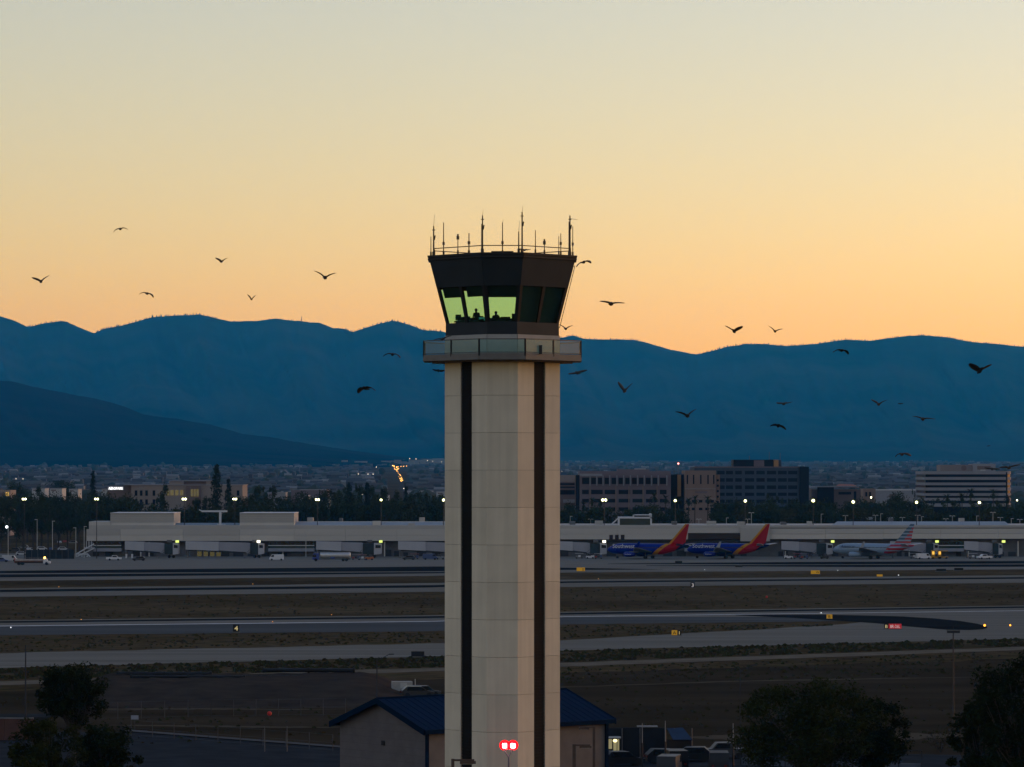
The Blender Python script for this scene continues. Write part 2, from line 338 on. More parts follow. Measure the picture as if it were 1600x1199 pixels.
# gallery
GW, GC = 5.08, 1.46
gwc = lambda z: (GW, GC)
mb = MB(); mb.prism(octp(GW, GC), 38.30, 38.62); mb.prism(octp(GW-.5, GC-.2), 38.18, 38.3); gal = mb.build('gallery_deck', slabm, tower)
mb = MB()
for f in range(8): fslab(mb, f, 0, 1, 38.26, 38.66, gwc, .0, .05)
mb.build('deck_edge', mat('deck_edge_metal', (.14,.13,.115), .6, .1, 2), gal)
mb = MB()
for f in range(8):
    fslab(mb, f, 0, 1, 39.54, 39.60, gwc, -.04, .05); fslab(mb, f, 0, 1, 38.70, 38.75, gwc, -.01, .05)
mb.build('handrail', mat('rail_metal', (.07,.08,.08), .5, .1, 2), gal)
for f in range(8):
    n = 2 if f % 2 else 1
    for k in range(n):
        MB().add([(*facet(f, s_, GW, GC, .015), z_) for s_, z_ in ((k/n+.012,38.75),((k+1)/n-.012,38.75),((k+1)/n-.012,39.54),(k/n+.012,39.54))], [(0,1,2,3)]).build('glass_panel', rail_glass, gal)
    for k in range(n+1):
        s = k/n; hw = .008*(1 if f % 2 else 2.2)
        fslab(MB(), f, max(0, s-hw), min(1, s+hw), 38.5, 39.60, gwc, -.03, .055).build('rail_post', cab2, gal)
mb = MB(); mb.box(2.35, 2.55, -4.35, -4.2, 38.62, 39.2); mb.build('junction_box', dark_m, gal)
# cab
ZS, ZT = 40.72, 45.0
def cwc(z):
    t = max(0, (z-ZS)/(45.25-ZS)); return 3.67+(4.83-3.67)*t, .96+(1.35-.96)*t
mb = MB()
for f in range(8): fslab(mb, f, 0, 1, 38.62, 39.92, cwc, -.2, .06)
mb.build('cab_curb', curbm, tower)
cabw = MB()
for f in range(8):
    fslab(cabw, f, 0, 1, 39.92, ZS, cwc, -.12, 0)
cab_wall = cabw.build('cab_wall', cabm, tower)
mb = MB(); mb.prism(octp(3.55, .9), 39.7, 39.9); mb.build('cab_floor', cab2, tower)
for f in range(8):
    fslab(MB(), f, .004, .996, 43.02, 44.97, cwc, -.12, 0).build('fascia_panel', cabm, cab_wall)
mb = MB()
for f in range(8): fslab(mb, f, 0, 1, 44.97, 45.10, cwc, -.3, .07)
for f in range(8): fslab(mb, f, 0, 1, 44.80, 44.90, cwc, .0, .10)
mb.build('parapet', mat('parapet_metal', (.03,.032,.034), .5, .1, 2), tower)
mb = MB(); w, c = cwc(45); mb.prism(octp(w-.25, c-.1), 44.85, 45.03); mb.box(-.72,.72,-.9,.9,45.03,45.42); mb.build('roof', cab2, tower)
mb = MB(); w, c = cwc(44.4); mb.prism(octp(w-.2, c-.1), 44.3, 44.4); mb.build('ceiling', cab2, tower)
pane_m = grn
for f in range(8):
    cuts = [0, .5, 1] if f % 2 else [0, 1]
    for a, b in zip(cuts, cuts[1:]):
        m0 = .055 if f % 2 else .09
        pa, pb = a+(m0 if a == 0 else .03), b-(m0 if b == 1 else .03)
        fslab(MB(), f, pa, pb, ZS+.04, 43.0, cwc, -.07, -.045).build('window_pane', pane_m, cab_wall)
    for s in cuts:
        lo, hi = (s, s+m0) if s == 0 else (s-m0, s) if s == 1 else (s-.03, s+.03)
        fslab(MB(), f, lo, hi, ZS, 43.02, cwc, -.12, -.005).build('mullion', cab2, cab_wall)
    # roller blinds inside: short behind the lit panes, full length behind the dark right-hand panes
    if f in (0, 6, 7):
        for a, b in zip(cuts, cuts[1:]):
            fslab(MB(), f, a+.08, b-(.08 if f != 7 else .05), 42.35 if f == 7 else 42.28, 43.0, cwc, -.20, -.17).build('roller_blind', cab2, cab_wall)
    if f in (1, 2, 3):
        fslab(MB(), f, 0, 1, ZS, 43.0, cwc, -.30, -.26).build('roller_blind', mat('navy_blind', (.012,.020,.028), .8, .1, 2), cab_wall)
# downpipe on the sunset side
mb = MB(); w0, c0 = cwc(40.4); w1, c1 = cwc(44.6)
mb.tube((w0+.055, -.3, 40.5), (w1+.055, -.3, 44.5), .022)
for t in (.02, .97): mb.tube((w0+(w1-w0)*t-.05, -.3, 40.4+4.2*t), (w0+(w1-w0)*t+.055, -.3, 40.4+4.2*t), .02)
mb.build('downpipe', cab2, tower)
# roof railing and antennas
RW, RC = 4.42, 1.25
mb = MB(); p = octp(RW, RC)
for i in range(8): mb.tube((*p[i], 45.56), (*p[(i+1) % 8], 45.56), .03, n=6)
ant_m = mat('antenna_metal', (.045,.035,.022), .5, .1, 3)
rail = mb.build('roof_railing', ant_m, tower)
for i in range(8): MB().tube((*p[i], 45.0), (*p[i], 45.58), .03, n=6).build('rail_post', ant_m, rail)
ANT = [(674,370,.035,0,0),(678.3,353.6,.06,335.6,0),(694,348,.04,0,1),(716.5,366,.035,0,2),(733.5,364.5,.045,0,1),(753.3,350,.03,0,0),(754.8,337,.055,327,0),(785.3,348,.04,343,1),
       (810.3,362,.05,345,0),(815.5,331.7,.06,322,0),(836,360,.035,0,0),(850,374,.035,0,2),(872.5,369,.03,0,0),(875.6,365,.035,0,1),(888.6,346.6,.045,0,0),(890,337,.06,0,0),(894.4,354,.035,0,1)]
for x, yt, r, thin, kind in ANT:
    lx = (x-785)/24; ax = abs(lx); ly = -(RW if ax < RC else RW-(ax-RC)*(RW-RC)/(RW-RC)) if ax < RW else -RC
    if kind == 1: ly = max(ly, -2.6)
    s = F/(TY+ly); zt = H+(HZ-yt)/s
    mb = MB(); mb.tube((lx, ly, 44.98), (lx, ly, zt), r*1.0, r*.7, n=6); mb.tube((lx, ly, 44.98), (lx, ly, 45.35), r*1.7, n=6)
    if kind == 1: mb.tube((lx, ly, 45.75), (lx, ly, 45.95), r*2, n=6)
    if kind == 2: mb.tube((lx, ly, zt-.35), (lx, ly, zt-.12), r*2.6, n=8); mb.tube((lx, ly, zt-.12), (lx, ly, zt), r*1.6, n=6)
    if r > .05: mb.tube((lx-.1, ly, zt-.25), (lx+.1, ly, zt-.25), .03, n=5); mb.tube((lx+.05, ly, zt-.9), (lx+.1, ly, zt-.6), .04, n=5)
    if thin: mb.tube((lx, ly, zt-.05), (lx+.05, ly, H+(HZ-thin)/s), .013, .008, n=5)
    if x == 890: mb.tube((lx, ly, zt-.2), (lx+.5, ly, zt-.27), .012, n=5)
    mb.build('antenna', ant_m, tower)
# what stands inside the cab
def in_cab(name, label, cat, build, loc, rz=0):
    t = thing(name, label, cat, (TX+loc[0], TY+loc[1], loc[2]), rz); build(t); return t
def console(t):
    mb = MB(); mb.box(-1.1,1.1,-.35,.35,0,.72); mb.build('desk_base', cab2, t)
    rq = random.Random(int(t.location.x*100)); x = -1.05
    while x < .95:
        w = rq.uniform(.14,.34); MB().box(x, x+w, 0, .25, .80, rq.uniform(.98,1.22)).build('equipment_unit', cab2, t); x += w+rq.uniform(.02,.16)
    mb = MB(); mb.extr([(-.45,.72),(.45,.72),(.45,.78),(.1,.95),(-.45,.80)], 'x', -1.15, 1.15); mb.build('sloped_top', dark_m, t)
    mb = MB()
    for k in range(5): mb.box(-1+k*.42,-.72+k*.42,-.47,-.45,.25,.6)
    mb.build('drawer_fronts', steel_m, t)
in_cab('console', 'dark control console inside the cab behind the two left windows', 'console', console, (-2.0,-1.6,40.05), R(-45))
in_cab('console', 'dark control console inside the cab behind the front window', 'console', console, (.1,-2.6,40.02))
in_cab('console', 'dark control console inside the cab behind the right windows', 'console', console, (1.95,-1.5,39.92), R(45))
def monitor(w, h, lit=None):
    def b(t):
        mb = MB(); mb.box(-w/2,w/2,-.03,.03,.12,.12+h); mb.build('screen_case', cab2, t)
        mb = MB(); mb.box(-w/2+.02,w/2-.02,-.036,-.031,.14,.10+h); mb.build('screen', lit or black_m, t)
        mb = MB(); mb.tube((0,0,0),(0,0,.14),.03,n=6); mb.box(-.12,.12,-.08,.08,0,.02); mb.build('stand', cab2, t)
    return b
teal = lamp('dim_teal_screen', (.02,.09,.08), .35)
in_cab('monitor', 'black monitor standing in the leftmost lit cab window', 'monitor', monitor(.4,.36), (-2.85,-1.3,40.80), R(-30))
in_cab('monitor', 'dim teal screen low in the second cab window from the left', 'monitor', monitor(.56,.24,teal), (-1.25,-2.35,40.72), R(-20))
in_cab('monitor', 'square black monitor at the right end of the wide front cab window', 'monitor', monitor(.42,.36), (.82,-2.75,40.80))
in_cab('monitor', 'low black monitor in the middle of the wide front cab window', 'monitor', monitor(.62,.18), (.2,-2.7,40.78))
def gun(t):
    mb = MB(); mb.tube((0,0,0),(0,0,-1.3),.012,n=5); mb.build('cable', cab2, t)
    mb = MB(); mb.tube((0,-.12,-1.42),(0,.14,-1.42),.12,.09,n=10); mb.tube((0,.05,-1.5),(0,.05,-1.75),.03,n=6); mb.build('lamp_body', cab2, t)
in_cab('signal_lamp', 'signal lamp hanging on a cord in the second cab window from the left', 'signal lamp', gun, (-1.28,-1.6,44.3))
cloth_m = mat('dark_clothing', (.018,.018,.022), .9, 0)
def person(label, loc, rz, lean):
    # standing behind the console, forearms on the desk
    J = {'pel':(0,0,.95),'wst':(0,-.02,1.12),'chs':(0,-.05-lean*.5,1.35),'nck':(0,-.07-lean,1.49),'hd1':(0,-.09-lean,1.58),'hd2':(0,-.10-lean,1.70)}
    ed = [('pel','wst'),('wst','chs'),('chs','nck'),('nck','hd1'),('hd1','hd2')]
    rad = {'pel':.15,'wst':.14,'chs':.15,'nck':.058,'hd1':.088,'hd2':.075}
    for s, t in ((-1,'l'),(1,'r')):
        J.update({'hip'+t:(s*.1,0,.9),'kne'+t:(s*.11,-.03,.48),'ank'+t:(s*.11,.02,.08),'toe'+t:(s*.12,-.16,.04),'sho'+t:(s*.19,-.06-lean*.8,1.42),'elb'+t:(s*.25,-.06-lean,1.14),'wri'+t:(s*.2,-.30-lean,1.06),'hnd'+t:(s*.18,-.38-lean,1.04)})
        ed += [('pel','hip'+t),('hip'+t,'kne'+t),('kne'+t,'ank'+t),('ank'+t,'toe'+t),('chs','sho'+t),('sho'+t,'elb'+t),('elb'+t,'wri'+t),('wri'+t,'hnd'+t)]
        rad.update({'hip'+t:.095,'kne'+t:.062,'ank'+t:.045,'toe'+t:.035,'sho'+t:.068,'elb'+t:.045,'wri'+t:.032,'hnd'+t:.04})
    ks = list(J); me = bpy.data.meshes.new('person'); me.from_pydata([J[k] for k in ks], [(ks.index(a), ks.index(b)) for a, b in ed], [])
    o = bpy.data.objects.new('person', me); COL.objects.link(o); md = o.modifiers.new('skin', 'SKIN')
    me.skin_vertices or bpy.context.view_layer.update()
    sv = me.skin_vertices[0].data if me.skin_vertices else None
    if sv is None:
        bm = bmesh.new(); bm.from_mesh(me); bm.verts.layers.skin.verify(); bm.to_mesh(me); bm.free(); sv = me.skin_vertices[0].data
    for i, k in enumerate(ks): sv[i].radius = (rad[k]*1.15 if k[:3] in ('pel','wst','chs') else rad[k], rad[k])
    sv[0].use_root = True
    o.modifiers.new('sub', 'SUBSURF').levels = 1
    new = bpy.data.meshes.new_from_object(o.evaluated_get(bpy.context.evaluated_depsgraph_get()))
    new.materials.clear(); new.materials.append(cloth_m); bpy.data.objects.remove(o)
    p = thing('person', label, 'person', (TX+loc[0], TY+loc[1], loc[2]), rz)
    link('body', new, p)
    mb = MB(); mb.ball((0,-.085-lean,1.655), .098, 8, 5, (1,1.1,1.1)); mb.build('hair', black_m, p)
person('person in dark clothes leaning over the console in the second cab window from the left', (-1.62,-1.75,39.9), R(-30), .06)
person('person in dark clothes at the left end of the wide front cab window', (-.42,-1.95,39.72), R(5), .02)
# red obstruction beacon on its own mast in front of the tower
def beacon():
    Y = 226.0; b = at(795, 1199, Y); t = thing('obstruction_light', 'twin glowing red obstruction lamps on a mast in front of the tower', 'beacon light', (b.x, Y, 0))
    zl = at(0, 1165, Y).z; hw = 6.5/F*Y
    mb = MB(); mb.tube((0,0,0),(0,0,zl-.75),.09,.06); mb.tube((0,0,zl-.75),(-.18,0,zl-.5),.04); mb.tube((-.18,0,zl-.5),(-hw,0,zl-.25),.04); mb.tube((0,0,zl-.7),(hw,0,zl-.25),.03); mb.box(-hw-.1,hw+.1,-.05,.05,zl-.3,zl-.24)
    mb.build('mast', mat('mast_grey', (.16,.15,.17), .5, .1, 2), t)
    for s in (-1, 1):
        x = s*hw
        h = MB().tube((x,.10,zl),(x,.02,zl),.34,.31,n=16).build('halo_disc', lamp('red_lens_glow', (1,.002,.006), .55), t)  # disc behind the lens glows red to stand in for the halo
        MB().tube((x,.0,zl-.02),(x,-.12,zl-.02),.25,.17,n=12).build('red_lens_glow', lamp('red_lens_bright', (1,.01,.02), 1.6), h)
        MB().box(x-.125,x+.125,-.2,-.12,zl-.14,zl+.13).build('bulb', lamp('red_bulb', (1,.42,.40), 11), h)
beacon()
# ------------------------------------------------------------------ terminal
YT = 1335.0; ST = F/YT
tcream = mat('terminal_panel', (.46,.43,.385), .75, .07, .08, stretch=(.3,1,3))
tcream2 = mat('terminal_panel_light', (.52,.48,.42), .75, .06, .1)
tgrey = mat('terminal_panel_grey', (.38,.355,.32), .75, .06, .1)
troof = mat('standing_seam_roof', (.17,.215,.25), .5, .06, .2, spec=.2)
troofl = mat('pale_metal_roof', (.28,.31,.34), .5, .06, .2, spec=.2)
tdark = mat('terminal_recess', (.045,.043,.045), .85, .3, .2)
tlow = mat('terminal_lower_wall', (.13,.122,.122), .85, .25, .25)
tgreen = mat('green_glazing', (.012,.035,.032), .2, .2, .3, spec=.5)
jb_m = mat('bridge_panel', (.27,.27,.30), .6, .08, .2)
jb2_m = mat('bridge_panel_light', (.36,.36,.385), .6, .08, .2)
jbd_m = mat('bellows_dark_green', (.022,.032,.034), .7, .2, .8)
t0 = at(137, 876, YT)
term = thing('airport_terminal', 'long low pale airport terminal with blocky roofs and metal roof panels', 'terminal', (t0.x, YT, 0))
def pb(x0, x1, y0, y1, Y, d, mb=None):
    a, b = at(x0, y0, Y), at(x1, y1, Y); return (mb or MB()).box(a.x, b.x, Y, Y+d, max(0, b.z), a.z)
TL = term.location
def tp(name, m, x0, x1, y0, y1, dy=0, d=20, parent=None): return pb(x0, x1, y0, y1, YT+dy, d).build(name, m, parent or term, TL if parent is None else TL)
tp('lower_wall', tlow, 137, 1760, 840, 900, 5, 40)
tp('upper_wall', tgrey, 139, 1760, 821, 840, 1.2, 46)
xs = [135, 188, 286, 374.6, 459.8, 540, 620, 700, 780, 876, 965, 1075]
for i, (a, b) in enumerate(zip(xs, xs[1:])):
    yt, yb = (827, 845.4) if b <= 700 else (826.4, 843)
    ym = 836.5 if b <= 700 else 834.8
    tp('fascia_panel', tgrey if i in (0, 2) else tcream, a+.12, b-.12, yt, ym-.15, 0, 1)
    tp('fascia_panel', tcream2 if i in (1, 3) else tcream, a+.12, b-.12, ym+.15, yb, 0, 1)
for a, b, y0, y1 in ((1075,1157,826,833),(1157,1203,824.5,846),(1203,1290,826,834.5),(1203,1290,835,842.5),(1290,1380,826,834),(1290,1380,834.4,842.5),(1380,1470,826,834),(1380,1470,834.4,842),(1470,1560,826,834),(1470,1560,834.4,842),(1560,1650,826,834),(1560,1650,834.4,842),(1650,1750,826,842)):
    tp('fascia_panel', tgrey if a == 1157 else tcream if y0 < 830 else tcream2, a+.12, b-.12, y0, y1, -1.5 if a == 1157 else 0, 3)
tp('window_band', glassd_m, 1075.2, 1156.8, 833.2, 842.5, .3, 1)
for x in (952, 961, 970): tp('window', glassd_m, x, x+5.7, 836, 843, -.12, .5)
tp('gutter_line', dark_m, 137, 1157, 845.6, 847, .6, 1)
# roof blocks
for a, b in ((172.5, 271.7), (374.6, 459.6)):
    tp('roof_block', tgrey, a, b, 802, 816.8, 3, 26); tp('roof_block', tcream2, a, b, 817, 826.8, 2.6, 26)
    tp('coping', white_m, a-.3, b+.3, 801.4, 802.3, 2.5, 27)
    mb = MB()
    for y in (805.5, 809, 812.5): pb(a, b, y, y+.5, YT+2.85, .2, mb)
    mb.build('panel_ribs', tcream, term, TL)
tp('roof_block', tcream, 139, 172.3, 815.3, 826.8, 2, 24)
def slope(name, m, x0, x1, yf, yr, d, hip=0):
    a, b = at(x0, yf, YT+2), at(x1, yf, YT+2); c, e = at(x1-hip, yr, YT+2+d), at(x0+hip, yr, YT+2+d)
    mb = MB(); mb.add([a, b, c, e, (e.x, e.y+3, a.z-.3), (c.x, c.y+3, a.z-.3)], [(0,1,2,3),(3,2,5,4),(0,3,4),(1,5,2)])
    ob = mb.build(name, m, term, TL)
    ribs = MB(); n = int((x1-x0)/4)
    for k in range(1, n):
        t = k/n; p, q = a.lerp(b, t), e.lerp(c, t); ribs.tube(p+Vector((0,-.05,.03)), q+Vector((0,-.05,.03)), .06, n=4)
    ribs.build('roof_seams', m, ob, TL)
    return ob
slope('metal_roof', troof, 272, 374.4, 825.6, 817.3, 9)
slope('metal_roof', troof, 152, 172.4, 825.8, 816, 6, 1)
for a, b in ((460,511),(511,601),(601,692),(692,800)):
    ro = slope('metal_roof', troofl, a+.2, b-.2, 825, 816.2, 10); tp('coping', white_m, a, b, 815.0, 816.6, 12, .6)
for a, b in ((800,880),(880,1000),(1000,1130),(1130,1240)): slope('metal_roof', tgrey, a+.2, b-.2, 826, 821.5, 14)
slope('metal_roof', troofl, 1294, 1584, 825.2, 815, 12, 14)
tp('roof_edge', dark_m, 460, 800, 825.4, 826.4, 1.6, 1); tp('roof_edge', dark_m, 1203, 1760, 825, 825.8, -.1, 2)
tp('roof_unit', tcream2, 582, 594, 814.5, 825.4, 5, 4); tp('roof_unit', tgrey, 638, 648, 818, 825, 4, 3); tp('roof_unit', tgrey, 1153, 1164, 815.5, 825, 6, 6)
# glazed pavilion on the roof
gp = tp('glazed_pavilion', tgreen, 968, 1017, 810, 821, 8, 10)
for x0, x1, y0, y1 in ((966.5,1018.5,808,810.4),(966.5,968.4,810,821),(1016,1018.5,803,821),(990,1018,804.6,805.6),(990,991,804.6,808.5)): tp('white_frame', white_m, x0, x1, y0, y1, 7.6, 10.6, gp)
mb = MB(); mb.tube(at(955,820,YT+8), at(967,809,YT+8), .25, n=6); mb.build('frame_brace', white_m, gp, TL)
# glazed walkways under the fascia with a pale rail
for a, b in ((146,189.5),(419,491),(1070,1156),(1466,1506)):
    w = tp('glazed_walkway', tgreen, a, b, 846, 857, 1.5, 3)
    tp('walkway_rail', white_m, a, b, 852, 853.1, 1.2, .3, w); tp('walkway_sill', jb_m, a, b, 857, 862, 1.0, 3, w)
    n = int((b-a)/7)
    for k in range(n): tp('window', glassd_m, a+1+k*7, a+6.5+k*7, 847, 851.6, 1.42, .06, w)
# doors, dock openings, service clutter on the lower wall
r2 = random.Random(3)
x = 145
while x < 1600:
    w = r2.uniform(7, 16); y = r2.uniform(859, 864)
    tp('dock_door', tdark if r2.random() < .7 else steel_m, x, x+w, y, 869.5, 4.85, .3); x += w+r2.uniform(4, 14)
for x in (308, 318, 328, 338): tp('lit_window', mat('dim_lit_window', (.05,.045,.02), .4, 0, emit=(.8,.65,.25), estr=.03), x, x+7, 862, 871, 4.7, .1)
for i, (x, w, y) in enumerate(((196,7,821),(222,10,822),(300,6,822.5),(395,8,822),(425,5,822.5),(480,9,812),(530,5,813),(655,8,812),(890,9,818),(930,12,817),(1050,8,818),(1105,14,817.5),(1220,9,819),(1262,7,818),(1390,6,813),(1500,7,813))): tp('roof_plant', tgrey if i % 2 else steel_m, x, x+w, y-(16 if 172 < x < 272 or 374 < x < 455 else 0)-3, y-(16 if 172 < x < 272 or 374 < x < 455 else 0)+5, 15, 5)
for x in (219, 232, 441, 600, 700, 1226, 1420, 1512, 1590): tp('column', tcream2, x, x+1.8, 846, 872, 1.8, .6)
for x in (196, 205): tp('bollard_column', white_m, x, x+2.6, 866, 876, -25, .8)
# outside stair at the left end
st = tp('outside_stair', jb_m, 131, 147, 855.4, 858, -4, 3)
mb = MB(); a, b, c = at(131,858,YT-4), at(119,868,YT-4), at(131,868,YT-4)
for p, q in ((at(147,850,YT-4), at(119,866,YT-4)), (at(147,857,YT-4), at(120,870,YT-4)), (at(119,866,YT-4), at(137,866,YT-4)), (at(137,866,YT-4), at(146,876,YT-4)), (at(135,869,YT-4), at(143,877,YT-4))): mb.tube(p, q, .22, n=6)
for x in (135, 139, 143): mb.tube(at(x,845.5,YT-4), at(x,856,YT-4), .12, n=5)
for x in (119, 128, 137): mb.tube(at(x,866,YT-4), at(x,876.5,YT-4), .15, n=5)
mb.build('stair_rails', white_m, st, TL)
# roof mast shaped like a T
mt = at(344, 826, YT+7)
t = thing('roof_mast', 'white T-shaped hoist mast rising from the terminal roof between two blocks', 'mast', (mt.x, YT+7, mt.z))
pb(342.3, 345.7, 800, 823, YT+7, .8).build('stem', white_m, t, t.location)
arm = pb(315, 355, 797.7, 800.4, YT+7, .7).build('arm', white_m, t, t.location)
mb = MB(); mb.tube(at(316,799,YT+7.3), at(311,796.6,YT+7.3), .3, .15, n=6); mb.build('hook', white_m, arm, t.location)
mb = MB()
for p, q in ((339,349),(341,347),(344,352)): mb.tube(at(p,826,YT+7.4), at(q,819,YT+7.4), .15, n=5); mb.tube(at(q,826,YT+7.4), at(p,819,YT+7.4), .15, n=5)
mb.build('base_lattice', white_m, t, t.location)

# ------------------------------------------------------------------ boarding bridges
YJ = 1312.0
lime = lamp('lime_gate_lamp', (.62,.75,.16), .55); warmw = lamp('warm_gate_lamp', (1,.95,.7), 1.0); redl = lamp('red_gate_lamp', (1,.25,.2), 3)
def bridge(label, x0, x1, c0, c1, lampc=None, lx=None, stair=True):
    Y = YJ; b = at(x0, 876, Y); t = thing('boarding_bridge', label, 'jet bridge', (b.x, Y, 0), group='boarding bridges along the terminal'); L = t.location
    def hexa(nm, m, xa, xb, ta, tb, ba, bb, d0, d1):
        vs = [at(xa,ba,Y), at(xb,bb,Y), at(xb,tb,Y), at(xa,ta,Y)]
        mb = MB(); mb.add([(v.x, Y+d0, v.z) for v in vs]+[(v.x, Y+d1, v.z) for v in vs], [(0,1,2,3),(7,6,5,4),(0,4,5,1),(1,5,6,2),(2,6,7,3),(3,7,4,0)]); return mb.build(nm, m, t, L)
    xm = x0+(x1-x0)*.55
    ta = hexa('outer_tunnel', jb2_m, x0, xm, 846.2, 847, 859, 861, 0, 3.2)
    hexa('inner_tunnel', jb_m, xm, x1, 847.6, 848.4, 860.2, 863, .3, 2.9)
    hexa('under_beam', dark_m, x0+4, x1, 859.4, 863.2, 861, 865, .5, 2.6)
    hexa('bellows', jbd_m, c0, c0+(c1-c0)*.6, 849.5, 849.5, 866, 866, -.4, 3.4)
    cab = hexa('cab', jb2_m, c0+(c1-c0)*.6, c1, 848.8, 850, 867, 865.5, -.6, 3.6)
    hexa('cab_window', glassd_m, c0+(c1-c0)*.68, c1-1, 851.5, 852.2, 856.5, 856.5, -.66, -.6)
    hexa('link', jb_m, x1, c0, 848.5, 849.5, 864, 866, .2, 3)
    mb = MB(); cx = (c0+c1)/2
    for dx in (-3, 3): mb.tube(at(cx+dx,865,Y+1.5), at(cx+dx,875,Y+1.5), .28, n=8)
    mb.tube(at(cx-3,870,Y+1.5), at(cx+3,870,Y+1.5), .2, n=6); mb.build('lift_column', steel_m, t, L)
    for dx in (-3.4, 3.4):
        p = at(cx+dx, 874.3, Y+1.5); MB().tube((p.x, Y+.9, .55), (p.x, Y+1.4, .55), .55, n=12).build('wheel', black_m, t, L)
    p = at(x0+3, 860, Y+1.5); MB().tube((p.x, Y+1.5, 0), (p.x, Y+1.5, p.z), .35, n=10).build('pedestal', steel_m, t, L)
    if stair:
        mb = MB(); mb.tube(at(c0-1,863,Y-1), at(c0-13,875.5,Y-1), .16, n=5); mb.tube(at(c0-1,859,Y-1), at(c0-13,871.5,Y-1), .08, n=5); mb.tube(at(c0-1,863,Y-.2), at(c0-13,875.5,Y-.2), .16, n=5)
        for k in range(9): mb.box(*(lambda q: (q.x-.2, q.x+.2, Y-1, Y-.2, q.z-.03, q.z+.03))(at(c0-1-k*1.4, 863.5+k*1.4, Y)))
        mb.build('stair', steel_m, t, L)
    if lampc:
        q = at(lx, 846, Y-.6); MB().box(q.x-.6, q.x+.6, Y-1.0, Y-.5, q.z-.5, q.z+.35).build('gate_lamp', lampc, cab, L)
    mb = MB(); mb.box(*(lambda q: (q.x-.9, q.x+.9, Y+1, Y+2.4, q.z-.1, q.z+.8))(at((c0+c1)/2-4, 847.5, Y))); mb.build('roof_unit', steel_m, t, L)
bridge('boarding bridge nearest the terminal left end, with a lime gate lamp', 195, 250, 257, 279, lime, 277)
bridge('boarding bridge under the gap between the two roof blocks, with a white lamp', 290, 384, 391, 412, warmw, 404)
bridge('boarding bridge right behind the silver fuel truck, with a lime lamp', 494, 565, 567, 596, lime, 595)
bridge('boarding bridge partly hidden behind the left edge of the control tower', 622, 700, 706, 728, None, stair=False)
bridge('boarding bridge between the control tower and the first blue airliner', 868, 917, 922, 948, warmw, 944)
bridge('boarding bridge reaching the nose of the silver airliner', 1222, 1270, 1276, 1301, lime, 1301)
bridge('boarding bridge behind the tail of the silver airliner, with a lime lamp', 1392, 1440, 1447, 1466, lime, 1464)
bridge('boarding bridge at the far right of the terminal', 1508, 1546, 1551, 1566, lime, 1568)
q = at(929, 849, YJ-2)
# ------------------------------------------------------------------ airliners
def livery(name, bands, base, k1, k2, zk, rough=.35):
    # paint bands laid out in the aircraft's own coordinates: t = x - k1*min(z,zk) - k2*max(z-zk,0)
    m = bpy.data.materials.new(name); m.use_nodes = True; nt = m.node_tree; b = nt.nodes['Principled BSDF']; b.inputs['Roughness'].default_value = rough; b.inputs['Specular IOR Level'].default_value = .1
    tc = nt.nodes.new('ShaderNodeTexCoord'); sp = nt.nodes.new('ShaderNodeSeparateXYZ'); nt.links.new(tc.outputs['Object'], sp.inputs[0])
    def ma(op, a, bb, c=None):
        n = nt.nodes.new('ShaderNodeMath'); n.operation = op
        for i, v in enumerate((a, bb, c)):
            if v is None: continue
            if isinstance(v, (int, float)): n.inputs[i].default_value = v
            else: nt.links.new(v, n.inputs[i])
        return n.outputs[0]
    x, z = sp.outputs[0], sp.outputs[2]
    tt = ma('SUBTRACT', ma('SUBTRACT', x, ma('MULTIPLY', ma('MINIMUM', z, zk), k1)), ma('MULTIPLY', ma('MAXIMUM', ma('SUBTRACT', z, zk), 0), k2))
    rp = nt.nodes.new('ShaderNodeValToRGB'); rp.color_ramp.interpolation = 'CONSTANT'
    nt.links.new(ma('DIVIDE', tt, 40.0), rp.inputs[0]); e = rp.color_ramp.elements; e[0].position = 0; e[0].color = (*base, 1); e.remove(e[1])
    for pos, c in bands: el = e.new(pos/40); el.color = (*c, 1)
    nt.links.new(rp.outputs[0], b.inputs['Base Color']); return m
def flag_livery():
    m = bpy.data.materials.new('flag_tail'); m.use_nodes = True; nt = m.node_tree; b = nt.nodes['Principled BSDF']; b.inputs['Roughness'].default_value = .35
    tc = nt.nodes.new('ShaderNodeTexCoord'); sp = nt.nodes.new('ShaderNodeSeparateXYZ'); nt.links.new(tc.outputs['Object'], sp.inputs[0])
    def ma(op, a, bb):
        n = nt.nodes.new('ShaderNodeMath'); n.operation = op
        for i, v in enumerate((a, bb)):
            if isinstance(v, (int, float)): n.inputs[i].default_value = v
            else: nt.links.new(v, n.inputs[i])
        return n.outputs[0]
    x, z = sp.outputs[0], sp.outputs[2]
    stripe = ma('GREATER_THAN', ma('FRACT', ma('MULTIPLY', ma('ADD', z, -.3), .80), 0), .40)
    aft = ma('GREATER_THAN', ma('SUBTRACT', x, ma('MULTIPLY', z, .75)), 24.2)
    low = ma('MAXIMUM', aft, ma('LESS_THAN', z, 6.4)); zone = ma('GREATER_THAN', ma('SUBTRACT', x, ma('MULTIPLY', z, .9)), 19.8)
    c1 = nt.nodes.new('ShaderNodeMix'); c1.data_type = 'RGBA'; c1.inputs[6].default_value = (.008,.06,.11,1); c1.inputs[7].default_value = (.30,.008,.02,1); nt.links.new(low, c1.inputs[0])
    c2 = nt.nodes.new('ShaderNodeMix'); c2.data_type = 'RGBA'; c2.inputs[6].default_value = (.19,.26,.35,1); nt.links.new(ma('MULTIPLY', stripe, zone), c2.inputs[0]); nt.links.new(c1.outputs[2], c2.inputs[7])
    nt.links.new(c2.outputs[2], b.inputs['Base Color']); return m
blue = (.003,.014,.19); yel = (.42,.18,.010); red = (.28,.001,.008)
